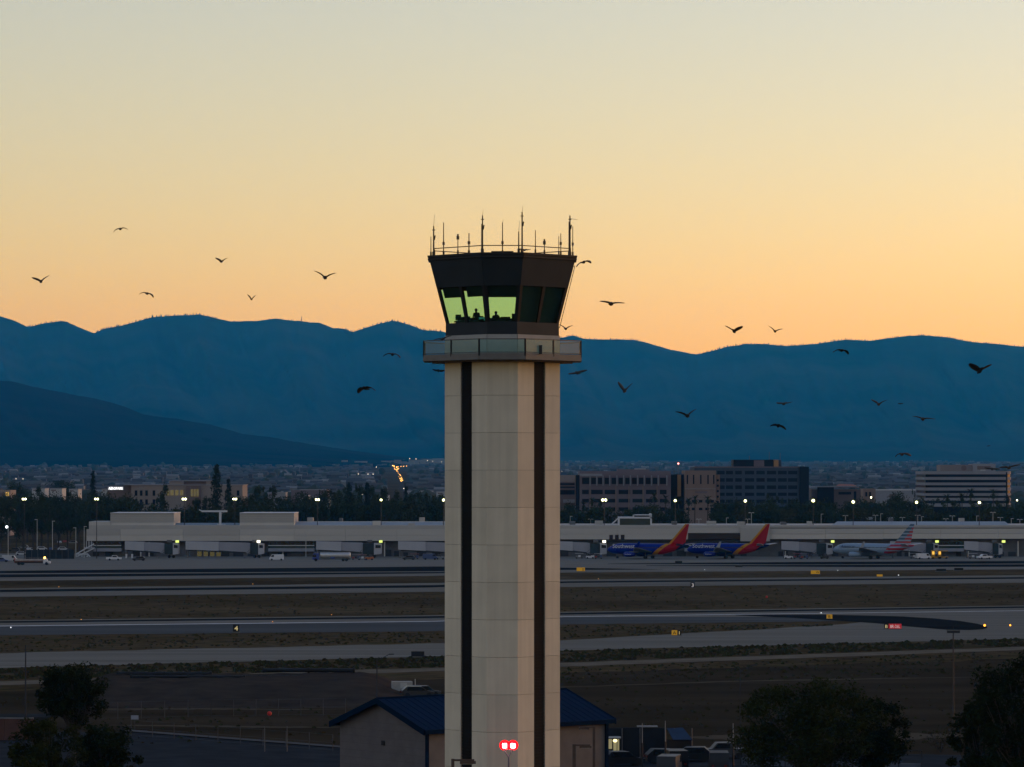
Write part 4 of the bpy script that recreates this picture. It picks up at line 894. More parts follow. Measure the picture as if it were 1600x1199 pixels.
# mauve office wing, right
Y = 1600; t = bldg('office_building', 'mauve concrete office block with vertical fins right of the tower', 'office building', 976, Y)
bx(t, 'wall', mauve, 905.7, 1048, 736.4, 830, Y, 40); bx(t, 'parapet', band_c, 906, 941, 740.4, 744.6, Y-.5, 1); bx(t, 'roof_panel', wh_m, 992, 1009, 732.4, 734, Y+14, 8); bx(t, 'roof_plant', mauve, 965, 1015, 733.6, 736.6, Y+12, 14)
z = lambda X: 890+X/6.667
for a, b in ((130,205),(225,275),(295,340),(365,410),(437,485),(510,555),(580,625),(650,700),(722,770),(793,845),(865,915),(940,1005)): 
    w = bx(t, 'window', glass_b, z(a), z(b), 746.7, 756.6, Y-.1, .3); bx(t, 'fin', band_c, z(b)+.4, z(b)+2.2, 743, 759, Y-1.2, 1.1)
for y0, y1 in ((765.5,772.4),(779.7,785.4),(793,798.6)):
    for a, b in ((130,200),(225,345),(365,485),(510,630),(655,770),(795,915),(940,1010)): bx(t, 'window', glass_b, z(a), z(b), y0, y1, Y-.1, .3)
for x in (921.3, 961.5, 982, 1004, 1026): bx(t, 'pilaster', mauve2, x, x+1.6, 759, 812, Y-.6, .7)
bx(t, 'glass_link', glass_b, 1048.2, 1069.8, 741.5, 830, Y+6, 14); bx(t, 'glow_strip', glow_glass, 1058.5, 1064, 742, 776, Y+5.6, .4)  # warm reflection on the strip is put into its colour
bx(t, 'corner_glazing', glass_b, 899.6, 905.4, 742.5, 830, Y+2, 20)
t = bldg('office_building', 'rose concrete office wing with dark slots, warm lit on its right side', 'office building', 1095, Y-2)
bx(t, 'wall', mauve2, 1070, 1118.7, 735.5, 830, Y-2, 30)
a = at(1118.7, 741, Y-2); b = at(1124.8, 830, Y-2)
bx(t, 'side_wall', mauve2, 1118.9, 1124.8, 742, 830, Y+1, 24)
for X in (1220, 1285, 1360, 1435, 1495): bx(t, 'slot_window', glass_b, z(X), z(X)+2.1, 742.3, 756.5, Y-2.1, .3)
bx(t, 'recessed_panel', mauve, 1086, 1105, 767.5, 771, Y-2.1, .2); bx(t, 'string_course', band_c, 1070, 1118.5, 763.8, 764.6, Y-2.3, .3); bx(t, 'string_course', band_c, 1070, 1118.5, 779.5, 780.3, Y-2.3, .3)
for y in (781.5, 793.5):
    for x in (1072, 1081, 1092, 1102, 1110): bx(t, 'window', glass_b, x, x+5.5, y, y+4, Y-2.1, .3)
for k in range(6): bx(t, 'window', glass_b, 1119.8, 1123.2, 749+k*8.5, 752.5+k*8.5, Y+.9, .2)
# dark six-storey block
Y = 1800; t = bldg('office_building', 'dark blue-grey six-storey office block with a rooftop plant storey', 'office building', 1165, Y)
bx(t, 'wall', navy, 1085, 1248.5, 730, 830, Y, 45); bx(t, 'corner_tower', glass_b, 1249, 1264, 729.4, 830, Y-1.5, 48); bx(t, 'parapet', mauve, 1085, 1248, 729.2, 731, Y-.3, 1)
bx(t, 'plant_storey', glass_b, 1146, 1208, 718.6, 729.6, Y+10, 18); bx(t, 'plant_cladding', mauve, 1178, 1194, 719.5, 729, Y+9.7, .3); bx(t, 'glow_corner', glow_glass, 1209.2, 1216.5, 718.6, 729.4, Y+9.5, 10); bx(t, 'plant_storey', navy, 1217, 1221, 719, 729.5, Y+11, 10)  # orange lit corner is painted by its glazing colour
for k, (x, h) in enumerate(((1202, 4),(1219, 3.5),(1171, 2))): 
    q = at(x, 718.6, Y+15); MB().tube(q, (q.x, q.y, q.z+h), .12, n=5).build('roof_aerial', steel_m, t, t.location)
z = lambda X: 1080+X/7.27
for y0, y1 in ((736,741.4),(747.4,753),(758.7,764.4),(770.1,775),(781,786),(792,797)):
    for a, b in ((295,380),(395,475),(500,575),(610,715),(740,835),(860,965),(985,1085),(1100,1205)): bx(t, 'window', glass_b, z(a), z(b), y0, y1, Y-.1, .3)
# banded office block, far right
Y = 1750; t = bldg('office_building', 'office block with pale and dark horizontal bands at far right', 'office building', 1513, Y)
bx(t, 'core', glass_b, 1447, 1574, 738, 830, Y+1.0, 38)
pr = lambda x: at(x, 800, Y).x
def rounded(nm, m, y0, y1, o=0):
    x0, x1, r = pr(1446)-o, pr(1581.5)+o, 7.5; z0, z1 = at(0, y1, Y).z, at(0, y0, Y).z
    pts = [(x0, Y-o), (x1-r, Y-o)]+[(x1-r+r*math.sin(k*math.pi/16), Y-o+r-r*math.cos(k*math.pi/16)) for k in range(1, 9)]+[(x1, Y+40), (x0, Y+40)]
    return MB().prism(pts, z0, z1).build(nm, m, t, t.location)
for y0, y1 in ((736.6,741.4),(745.6,750),(754.2,758.4),(762,766.8),(770.8,775),(778.2,782.6),(786.8,792)): rounded('spandrel_band', band_c, y0, y1, .35)
for y0, y1 in ((741.4,745.6),(750,754.2),(758.4,762),(766.8,770.8),(775,778.2),(782.6,786.8)): rounded('window_band', glass_b, y0, y1)
bx(t, 'ground_floor', creamd, 1448, 1578, 792, 830, Y+2, 30)
bx(t, 'penthouse', pent_c, 1469.5, 1520, 726.6, 737, Y+9, 16); bx(t, 'penthouse', band_c, 1520.2, 1555.5, 725, 736.8, Y+7, 18); bx(t, 'penthouse_louvre', creamd, 1527, 1548, 728.5, 734, Y+6.9, .3); bx(t, 'penthouse_louvre', wh_m, 1532, 1540, 734, 736, Y+6.8, .2)
q = at(1506, 731.5, Y+8.8); MB().tube((q.x, q.y, q.z), (q.x, q.y+.2, q.z), 1.3, n=20).build('round_emblem', creamd, t, t.location)
# smaller buildings
def low(name, label, cat, Y, parts):
    t = bldg(name, label, cat, (parts[0][2]+parts[0][3])/2, Y)
    for nm, m, x0, x1, y0, y1, dy, d in parts: bx(t, nm, m, x0, x1, y0, y1, Y+dy, d)
    return t
low('office_building', 'low dark glass office with a terracotta roof left of the round-topped tree', 'office building', 1850, [('wall', creamd, 1268, 1345, 765, 830, 1, 20),('glass_wall', glass_b, 1277, 1303, 761.5, 800, -.5, 1),('roof_slab', band_c, 1274, 1342, 760, 761.4, -1, 22),('window', glass_b, 1310, 1330, 768.8, 773, .9, .3),('window', glass_b, 1334, 1338, 768, 782, .9, .3)])
tr = mat('terracotta_roof', (.26,.10,.07), .85, .15, .5); o = [x for x in COL.objects if x.get('label', '').startswith('low dark glass')][0]
a, b, c, d = at(1303,761.6,1852), at(1343,762.4,1852), at(1333,757,1864), at(1311,756.4,1864); MB().add([a,b,c,d,(d.x,d.y+8,a.z-.2),(c.x,c.y+8,a.z-.2)], [(0,1,2,3),(3,2,5,4),(0,3,4),(1,5,2)]).build('roof', tr, o, o.location)
low('warehouse', 'long pale warehouse behind the round-topped tree at right', 'warehouse', 2000, [('wall', band_c, 1366, 1446, 767, 800, 0, 50),('roof_edge', wh_m, 1366, 1446, 765.4, 767, -.3, 51),('door', creamd, 1390, 1400, 772, 800, -.2, .3)])
low('office_building', 'brown building behind the small lamp, left of the pale warehouse', 'office building', 1950, [('wall', mauve2, 1349, 1368, 764, 830, 0, 20),('window', glass_b, 1352, 1355, 769, 776, -.15, .3),('window', glass_b, 1358, 1361, 769, 776, -.15, .3)])
low('office_building', 'pale horizontal office block touching the right edge of the tower', 'office building', 1650, [('wall', creamd, 855, 899, 754, 830, .4, 26),('upper_wall', cream, 855, 899, 742.6, 754, 0, 26),('window', glass_b, 856, 898, 755.4, 758, .2, .3),('window', glass_b, 856, 898, 760.5, 762.6, .2, .3),('window', glass_b, 856, 898, 766, 773, .2, .3),('canopy', band_c, 880, 898, 780.6, 786, -2, 3)])
low('office_building', 'tan building at the left edge with a warm lit window', 'office building', 1700, [('wall', cream, -40, 16, 766, 830, 0, 20),('lit_window', mat('amber_window', (.2,.13,.04), .4, 0, emit=(1,.6,.15), estr=.22), 9, 14, 769, 775, -.15, .3),('window', creamd, -10, 8, 770, 775, -.15, .3)])
for i, (x0, x1, y0, y1, Y, w) in enumerate(((50,70,763,770,2300,'leftmost of three in a row'),(78,97,763,771,2250,'middle of three in a row'),(108,122,764,771,2300,'rightmost of three in a row'),(159,168,764,772,2000,'just left of the lit white sign'),(418,446,769.5,777,2250,'right of the cream office block'),(468,481,774,786,1900,'left of the fifth floodlight'),(485,514,777,784,1950,'behind the fifth floodlight'),(583,607,774,777,2600,'behind the sixth floodlight'),(636,676,767,771,2900,'left of the tower, below the orange lights'),(682,699,768,782,2300,'at the left edge of the tower'))):
    low('warehouse', 'small pale low building %s' % w, 'building', Y, [('wall', wh_m if i not in (4,) else band_c, x0, x1, y0+1, 830 if y1 > 785 else y1+25, 0, 20),('roof_edge', band_c, x0-.4, x1+.4, y0, y0+1.2, -.3, 21),('window', creamd, x0+2, x0+(x1-x0)*.5, y0+2.4, y0+4.2, -.15, .2)])
for i, (x0, x1, y0, y1, w) in enumerate(((1275,1303,808.5,812,'leftmost of three white roofs above the terminal'),(1327,1366,808.5,812.5,'widest of three white roofs above the terminal'),(1387,1398,808.5,812,'rightmost of three white roofs above the terminal'))):
    low('car_park_canopy', 'flat white canopy, %s' % w, 'canopy', 1440, [('roof', wh_m, x0, x1, y0, y1, 0, 6)]+[('column', steel_m, x, x+.8, y1, 830, 2, .3) for x in (x0+2, x1-3)])
low('low_building', 'long low mauve building behind the trees left of the tower', 'building', 2100, [('wall', mauve, 455, 512, 766, 800, 0, 20),('roof_edge', band_c, 468, 510, 765, 766.2, -.3, 20)])

# ------------------------------------------------------------------ trees
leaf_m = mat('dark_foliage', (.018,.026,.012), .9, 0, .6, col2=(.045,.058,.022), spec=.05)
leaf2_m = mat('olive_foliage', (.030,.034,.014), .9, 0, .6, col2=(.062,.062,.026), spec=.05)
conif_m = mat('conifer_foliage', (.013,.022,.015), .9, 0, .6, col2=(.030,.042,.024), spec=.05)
bark_m = mat('bark', (.05,.04,.03), .95, .3, 2)
def leaves(mb, c, r, n, size, rg, sq=(1,1,1), flat=False):
    for _ in range(n):
        d = Vector((rg.gauss(0,1), rg.gauss(0,1), rg.gauss(0,1))).normalized()*r*rg.random()**.45
        p = Vector(c)+Vector((d.x*sq[0], d.y*sq[1], d.z*sq[2]))
        a = Vector((rg.gauss(0,1), rg.gauss(0,1), rg.gauss(0,.7))).normalized(); b = a.orthogonal().normalized()
        b = (b*math.cos(q := rg.random()*6.28)+a.cross(b)*math.sin(q)); s = size*rg.uniform(.6,1.3)
        mb.add([p-a*s, p+b*s*.45, p+a*s, p-b*s*.45], [(0,1,2,3)])
def crown(kind, seed, n, size):
    # unit tree: height 1, crown radius about .3
    rg = random.Random(seed); mb = MB(); tb = MB()
    if kind == 'broad':
        nc = 16; tb.tube((0,0,0),(0,0,.42),.028,.018,n=7)
        for k in range(nc):
            th = rg.random()*6.28; rr = .25*rg.random()**.5; h = .38+.5*rg.random()*(1-rr*1.2)
            c = (rr*math.cos(th), rr*math.sin(th), h); leaves(mb, c, rg.uniform(.10,.17), n//nc, size, rg, (1,1,.8))
            tb.tube((0,0,.25+.15*rg.random()), (c[0]*.8,c[1]*.8,c[2]-.03), .012, .004, n=5)
    elif kind == 'conifer':
        tb.tube((0,0,0),(0,0,.97),.02,.003,n=6)
        for k in range(26):
            h = .08+.9*k/26; r = .19*(1-h)**.8+.015
            for q in range(5):
                th = rg.random()*6.28; leaves(mb, (r*.6*math.cos(th), r*.6*math.sin(th), h), r*.55+.012, max(3, n//130), size, rg, (1,1,.6))
    elif kind == 'tall':
        nc = 20; tb.tube((0,0,0),(0,0,.6),.022,.01,n=6)
        for k in range(nc):
            th = rg.random()*6.28; rr = .14*rg.random()**.5; h = .22+.7*rg.random(); leaves(mb, (rr*math.cos(th), rr*math.sin(th), h), rg.uniform(.06,.11)*(1.15-h*.5), n//nc, size, rg, (1,1,1.2))
    elif kind == 'palm':
        tb.tube((0,0,0),(.01,0,.45),.016,.012,n=6); tb.tube((.01,0,.45),(0,0,.9),.012,.011,n=6); leaves(mb, (0,0,.84), .035, 60, .03, rg)
        for k in range(26):
            th = k*2.4; up = rg.uniform(-.5,1.1); d = Vector((math.cos(th), math.sin(th), up)).normalized(); p = Vector((0,0,.9)); w = .012
            side = d.cross(Vector((0,0,1))).normalized()
            for q in range(5):
                d2 = (d+Vector((0,0,-.34*q*.5))).normalized(); p2 = p+d2*.034; mb.add([p-side*w, p+side*w, p2+side*w*.9, p2-side*w*.9], [(0,1,2,3)]); p = p2; w *= .95
    return tb, mb
PROTO = {}
def tree_proto(key, kind, seed, n, size, m):
    tb, mb = crown(kind, seed, n, size); PROTO[key] = (tb.mesh('trunk', bark_m), mb.mesh('crown', m), kind)
for k in range(4): tree_proto('b%d' % k, 'broad', 20+k, 1500, .026, leaf_m)
tree_proto('o0', 'broad', 40, 1400, .026, leaf2_m)
for k in range(2): tree_proto('c%d' % k, 'conifer', 50+k, 1700, .022, conif_m)
for k in range(2): tree_proto('t%d' % k, 'tall', 60+k, 1500, .022, leaf_m)
tree_proto('p0', 'palm', 70, 0, 0, leaf_m)
KIND = {'b':'rounded dark tree','o':'olive green tree','c':'pointed dark conifer','t':'tall narrow dark tree','p':'fan palm'}
NAMES = {'b':'broadleaf_tree','o':'broadleaf_tree','c':'conifer_tree','t':'tall_tree','p':'palm_tree'}
def tree(key, label, px, ytop, Y, wpx=None, zb=None, group=None):
    tm, cm, kind = PROTO[key]; zb = terrain(Y) if zb is None else zb; q = at(px, ytop, Y); h = max(3, q.z-zb)
    t = thing(NAMES[key[0]], label, 'tree', (q.x, Y, zb), (px*7.13+Y) % 6.28, group); link('trunk', tm, t); link('crown', cm, t)
    w = h if wpx is None else wpx/F*Y/.62
    t.scale = (w, w, h*1.13); return t
rt = random.Random(11); plan = []
def row(x0, x1, step, y, jy, Y, jY, keys, wk=1.0):
    x = x0
    while x < x1:
        plan.append((x+rt.uniform(-3,3), y+rt.uniform(-jy,jy), Y+rt.uniform(-jY,jY), rt.choice(keys), rt.uniform(26,40)*wk)); x += step*rt.uniform(.75,1.25)
row(-12, 136, 13, 783, 6, 1440, 30, ['b0','b1','b2','b3','t0']); row(-5, 200, 14, 769, 4, 1600, 40, ['b0','b1','b2','b3','t1'])
row(140, 210, 14, 781, 5, 1440, 30, ['b0','b1','b2','b3','t0']); row(208, 380, 14, 791, 4, 1440, 30, ['b0','b1','b2','o0','t0']); row(300, 384, 14, 783, 4, 1500, 20, ['b2','b3','t1'])
row(384, 480, 13, 782, 5, 1450, 30, ['b0','b1','b3','t0']); row(384, 480, 13, 769, 4, 1620, 30, ['b0','b2','t0','t1'])
row(478, 700, 13, 778, 5, 1450, 40, ['b1','b3','t0','t1','b2']); row(500, 605, 13, 767, 4, 1560, 20, ['t0','t1','b0']); row(600, 700, 14, 776, 5, 1600, 30, ['b0','b1','t1'])
row(880, 1070, 15, 790, 4, 1450, 30, ['b0','b1','b2','o0']); row(1122, 1262, 14, 780, 4, 1480, 40, ['b0','b1','b3','t0']); row(1125, 1275, 17, 793, 4, 1440, 20, ['b2','o0','b1'])
row(1265, 1452, 14, 779, 4, 1500, 40, ['b0','b1','b2','b3']); row(1265, 1610, 16, 793, 4, 1445, 20, ['b0','o0','b1','b2']); row(1446, 1612, 14, 784, 4, 1520, 30, ['b0','b3','t0'])
for px, yt, Y, k, w in ((145,744,1750,'c0',30),(338,736,1560,'c0',46),(357,757,1560,'c1',34),(253,763,1520,'t1',34),(240,778,1500,'b2',34),(205,776,1540,'b1',34),(545,762,1540,'c1',30),(561,762,1540,'t0',22),(574,762,1540,'c0',34),(635,768,1530,'c1',28),(663,776,1530,'t1',16),(30,752,2100,'b0',40),(95,745,2600,'b2',50),(1396,766.5,1620,'b0',36),(1429,770,1600,'t0',14),(1394,775,1600,'b2',40),(889,783,1500,'b1',26),(925,784,1520,'p0',20),(1012,786,1500,'b3',36)): plan.append((px, yt, Y, k, w))
for px, yt in ((1022,777),(1040,780),(1086,781),(1106,781),(1076,784),(1060,782),(1480,779),(1503,778),(1517,771),(1552,772),(1575,780),(938,786),(912,790)): plan.append((px, yt, 1530, 'p0', 24))
regs = [(195,'left of the cream office block'),(382,'in front of the cream office block'),(500,'between the cream office and the fifth floodlight'),(700,'between the fifth floodlight and the tower'),(1068,'before the mauve finned office'),(1126,'before the rose office wing'),(1266,'before the dark six-storey block'),(1446,'between the dark block and banded block'),(1700,'before the banded office block')]
cnt = {}
od = ordn+['thirteenth','fourteenth','fifteenth','sixteenth','seventeenth','eighteenth','nineteenth','twentieth']+['%s-%s' % (a, b) for a in ('twenty','thirty') for b in ('first','second','third','fourth','fifth','sixth','seventh','eighth','ninth')]
for px, yt, Y, k, w in sorted(plan):
    rg_ = next(n for e, n in regs if px < e); kk = (k[0], rg_); cnt[kk] = cnt.get(kk, 0)+1
    tree(k, '%s %s, %s from left' % (KIND[k[0]], rg_, od[cnt[kk]-1]), px, yt, Y, w*(1.15 if k[0] != 'p' else 1.7), None, 'trees behind the terminal')
# far valley: roofs, trees and lights too many and too small to count
rv = random.Random(21)
mbh = MB(); 
def vy(Y): return HZ+(H-terrain(Y))/Y*F
for _ in range(4400):
    Y = math.exp(rv.uniform(math.log(2600), math.log(14500))); X = rv.uniform(-.24,.24)*Y; w = rv.uniform(7,20); h = rv.uniform(4,7.5); d = rv.uniform(8,16); mbh.cur = rv.choice((0,0,0,1,1,1,2,2,2,3)); z0 = terrain(Y)
    if Y < 9400 and 597 < 800+X/Y*F < 642: continue
    mbh.box(X-w/2, X+w/2, Y, Y+d, z0-1, z0+h); mbh.add([(X-w/2,Y-.3,z0+h),(X+w/2,Y-.3,z0+h),(X+w/2,Y+d/2,z0+h+2),(X-w/2,Y+d/2,z0+h+2)], [(0,1,2,3)])
for _ in range(160):
    Y = rv.uniform(10500,14500); px = rv.gauss(640,45) if rv.random() < .5 else rv.uniform(380,700); X = (px-800)/F*Y; mbh.cur = 3; w = rv.uniform(12,40); z0 = terrain(Y); mbh.box(X-w/2, X+w/2, Y, Y+20, z0, z0+rv.uniform(8,18))
tag(mbh.build('distant_rooftops', [bmat('far_wall_tan', (.062,.056,.052)), bmat('far_wall_grey', (.070,.072,.074)), bmat('far_wall_brown', (.045,.041,.039)), bmat('far_wall_white', (.17,.17,.17))], recalc=False), 'countless pale roofs of the town spread across the valley floor', 'town', kind='stuff')
mbt = MB()
for _ in range(4800):
    Y = math.exp(rv.uniform(math.log(1900), math.log(12000))); X = rv.uniform(-.24,.24)*Y; r = rv.uniform(3,6.5)*(1+Y/14000); z0 = terrain(Y); mbt.cur = rv.choice((0,0,1))
    if (Y < 9400 and 603 < 800+X/Y*F < 637) or (Y > 2900 and rv.random() < .62): continue
    if Y > 2900: r *= .72
    n = 6; hh = r*rv.uniform(1.2,2.0)
    mbt.loft([[(X+r*q*math.cos(i*6.283/n+_)*rv.uniform(.75,1.2), Y+r*q*math.sin(i*6.283/n+_), z0+hh*u) for i in range(n)] for q, u in ((.7,0),(1.0,.45),(.75,.8),(.2,1.0))])
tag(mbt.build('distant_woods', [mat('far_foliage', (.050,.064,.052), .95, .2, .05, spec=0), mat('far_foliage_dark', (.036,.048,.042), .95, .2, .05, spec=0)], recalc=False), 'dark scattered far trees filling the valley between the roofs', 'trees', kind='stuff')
def lit_points(name, label, pts, l, size, kind='stuff'):
    mb = MB()
    for px, py, Y in pts: q = at(px, py, Y); s = size*Y/4500; mb.ball(q, s, 6, 4)
    tag(mb.build(name, l, recalc=False), label, 'lights', kind=kind)
org = lamp('sodium_lamp', (1,.48,.10), 2.0); far_w = lamp('far_white_lamp', (1,.9,.75), 1.0)
pts = []
for k in range(46):
    u = k/45; Y = 9200-4700*u; yy = 730+25*u; pts.append((617+11*u+rv.uniform(-4.2,4.2)*(1-.55*u), yy+rv.uniform(-1,1)-2.5, Y))
pts += [(622+k*4.4, 729.5-.35*k, 9300) for k in range(5)]
lit_points('road_lamps', 'orange lights strung along a road climbing towards the hills', pts, org, .42)
lit_points('town_lamps', 'pale pinpoint lamps scattered across the far town', [(588,730,5200),(631,771.5-8,3300),(25,748.5,2400),(36,748.5,2400),(574,755,3400),(668,720,9500),(676,721,9500),(650,717.5,10000),(640,717,10000),(560,741,4300),(575,741,4300),(583,741,4300),(500,774,2400),(690,722,9500),(566,773,2500),(878,737,6500),(1012,739,6500)], far_w, .42)
q = at(1059.8, 724.6, 3200); mt = thing('radio_mast', 'distant mast with a tiny red light between the two office blocks', 'mast', (q.x, 3200, terrain(3200)))
MB().tube((0,0,0),(0,0,q.z-terrain(3200)),.35,.2,n=5).build('mast', steel_m, mt); MB().ball((0,0,q.z-terrain(3200)), .7, 6, 4).build('red_lamp', redl, mt)
q = at(471, 492.5, YR); mt = thing('ridge_mast', 'thin mast standing on the mountain ridge left of the tower', 'mast', (q.x, YR, at(471,503,YR).z))
MB().tube((0,0,-10),(0,0,36),3.2,1.6,n=5).build('mast', dark_m, mt); MB().box(-4,4,-2,2,14,16).build('platform', dark_m, mt)
# forest along the crest: pointed trees, too many to count
mbf = MB()
def ridge_trees(x0, x1, dens, hmin, hmax):
    x = x0
    while x < x1:
        q = at(x, pl(RIDGE, x)+1.0, YR); h = 5+.72*rv.uniform(hmin, hmax)*rv.uniform(.5,1); r = h*.36
        q.y += rv.uniform(-30,30); mbf.tube((q.x, q.y, q.z-8), (q.x, q.y, q.z+h), r, .5, n=5, cap=False); x += dens*rv.choice((.35,.5,.8,1.2,2.6))
for seg in ((43,100,1.9,8,19),(150,340,1.7,8,22),(340,470,4,5,13),(540,690,2.2,9,23),(860,1000,2.6,8,20),(1090,1330,1.6,8,20),(1330,1600,1.6,7,16),(0,43,6,5,10),(1000,1090,6,4,9)): ridge_trees(*seg)
tag(mbf.build('ridge_forest', conif_m, recalc=False), 'row of tiny conifers along the mountain crest', 'forest', kind='stuff')
# ------------------------------------------------------------------ foreground: blue-roofed building, yard, poles, mound, trees
def hangar():
    c = at(668, 1137, 346.5); ze = 6.4; th = R(40); L, W = 23.4, 14.5; pitch = 2.5
    c = Vector(((668-800)/F*346.5, 346.5, 0))
    t = thing('blue_roof_building', 'pale block building with a blue metal gable roof behind the tower', 'building', (c.x, c.y, 0), th)
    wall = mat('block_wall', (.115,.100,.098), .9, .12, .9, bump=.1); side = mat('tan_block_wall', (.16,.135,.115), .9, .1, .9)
    rb = mat('blue_metal_roof', (.001,.013,.040), .8, .08, .6, spec=.04); rbd = mat('dark_blue_trim', (.002,.011,.028), .7, 0, spec=.02)
    # local x runs along the eave, local y across the gable; the near corner is the origin
    e = .3
    MB().box(e, L-e, e, W-e, 0, ze).build('side_wall', side, t)
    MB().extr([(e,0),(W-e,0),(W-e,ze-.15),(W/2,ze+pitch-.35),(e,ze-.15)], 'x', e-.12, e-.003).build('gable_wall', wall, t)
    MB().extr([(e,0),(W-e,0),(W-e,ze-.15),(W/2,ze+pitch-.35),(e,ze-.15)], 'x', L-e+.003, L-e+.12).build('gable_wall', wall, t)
    for k in range(9):
        MB().box(e-.13, e-.115, e+.02, W-e-.02, .7+k*.72-.012, .7+k*.72+.012).build('mortar_course', mat('mortar_dark', (.085,.075,.073), .95, 0), t)  # mortar a little darker than the blocks
    for s in (0, 1):
        y0, y1 = (-.35, W/2) if s == 0 else (W+.35, W/2); z0, z1 = ze-.2, ze+pitch
        n = 28; sl = []
        rf = MB().add([(-.6,y0,z0),(L+.6,y0,z0),(L+.6,y1,z1),(-.6,y1,z1),(-.6,y0,z0-.16),(L+.6,y0,z0-.16),(L+.6,y1,z1-.16),(-.6,y1,z1-.16)], [(0,1,2,3),(7,6,5,4),(0,4,5,1),(1,5,6,2),(2,6,7,3),(3,7,4,0)]).build('roof_slope', rb, t)
        me = None
        for k in range(n+1):
            x = -.55+(L+1.1)*k/n
            if me is None: me = MB().add([(-.03,y0,z0+.003),(.03,y0,z0+.003),(.03,y1,z1+.003),(-.03,y1,z1+.003),(-.03,y0,z0+.035),(.03,y0,z0+.035),(.03,y1,z1+.035),(-.03,y1,z1+.035)], [(0,3,2,1),(4,5,6,7),(0,1,5,4),(1,2,6,5),(2,3,7,6),(3,0,4,7)]).mesh('roof_seam', rb)
            link('roof_seam', me, rf, (x,0,0))
        for x in (-.72, L+.6): MB().add([(x,y0,z0+.08),(x+.12,y0,z0+.08),(x+.12,y1,z1+.08),(x,y1,z1+.08),(x,y0,z0-.5),(x+.12,y0,z0-.5),(x+.12,y1,z1-.5),(x,y1,z1-.5)], [(0,3,2,1),(4,5,6,7),(0,1,5,4),(1,2,6,5),(2,3,7,6),(3,0,4,7)]).build('rake_trim', rbd, t)
        MB().box(-.6, L+.6, y0-.14 if s == 0 else y0, y0 if s == 0 else y0+.14, z0-.4, z0+.02).build('gutter', rbd, t)
    MB().tube((-.6,W/2,ze+pitch+.02),(L+.6,W/2,ze+pitch+.02),.12,n=6).build('ridge_cap', rbd, t)
    for x in (.1, L-.1): MB().box(x-.16, x+.16, .08, .3-.005, 0, ze-.4).build('downpipe', rbd, t)
    MB().box(-.02+e-.14, e-.12-.1, W/2-.35, W/2+.15, 4.3-.0, 4.75).build('wall_vent', black_m, t)
hangar()
pole_br = mat('rust_brown_pole', (.085,.052,.036), .7, .15, 2)
def shoebox(label, px, ytop, Y, d, w=.24):
    q = at(px, ytop, Y); t = thing('light_pole', label, 'light pole', (q.x, Y, 0), group='brown square light poles'); h = q.z
    MB().box(-w/2,w/2,-w/2,w/2,0,h).build('pole', pole_br, t); MB().box(*sorted((0,d*1.35)),-.06,.06,h-.14,h-.02).build('arm', pole_br, t)
    hd = MB().box(*sorted((d*.45,d*1.45)),-.22,.22,h-.3,h-.142).build('lamp_head', pole_br, t); MB().box(*sorted((d*.6,d*1.3)),-.16,.16,h-.33,h-.302).build('lens', mat('pole_lens', (.45,.47,.45), .3, 0), hd)
shoebox('brown square light pole overlapping the tower lower left edge', 707.5, 1186, 225, 1, .2)
shoebox('shorter brown square light pole right of the tower base', 897, 1163, 300, 1, .27)
shoebox('taller brown square light pole against the tan wall right of tower', 928, 1135, 345, -1, .24)
def slim(label, px, ytop, Y, m, kind, group=None, r=.07, split=None):
    q = at(px, ytop, Y); t = thing('pole', label, 'pole', (q.x, Y, 0), group=group); h = q.z
    if split is None: MB().tube((0,0,0),(0,0,h),r*1.2,r*.7,n=8).build('shaft', m, t)
    else:
        z = at(0, split, Y).z; MB().tube((0,0,0),(0,0,z),r*1.6,n=8).build('base', dark_m, t); MB().tube((0,0,z),(0,0,h),r,r*.7,n=8).build('shaft', m, t)
    if kind == 'box': MB().box(-.75,.75,-.25,.25,h-.1,h+.22).build('lamp_head', dark_m, t); MB().tube((0,0,h+.2),(0,0,h+.7),.03,n=5).build('sensor', dark_m, t)
    if kind == 'arm': MB().tube((0,0,h-.3),(1.5,0,h+.5),.04,n=6).build('arm', m, t); MB().obox((1.75,0,h+.5),(.6,.25,.12)).build('lamp_head', m, t)
    return t
slim('dark pole with a flat twin lamp head near the right trees', 1489.5, 988, 420, dark_m, 'box', r=.1)
slim('grey street lamp with an arm behind the blue-roofed building', 589, 1029, 430, mat('grey_pole', (.045,.045,.048), .8, .1, 1, spec=0), 'arm', r=.09)
slim('thin grey pole standing at the left edge above the round tree', 40, 1008, 430, mat('grey_pole', (.05,.05,.05)), None, r=.10)
slim('thin grey street lamp left of the wide olive tree', 1156.5, 1046, 430, mat('grey_pole', (.05,.05,.05)), 'arm', r=.06)
for px, y0, y1, w in ((1003.5,1130,1161,'left of three in the yard'),(1039.5,1126.5,1159,'middle of three in the yard'),(1145.5,1130.5,1162,'right of three, by the wide tree')): slim('slender white pole on a dark base, '+w, px, y0, 372, mat('white_pole', (.24,.235,.23), .6, 0), None, 'white poles in the yard', .055, y1)
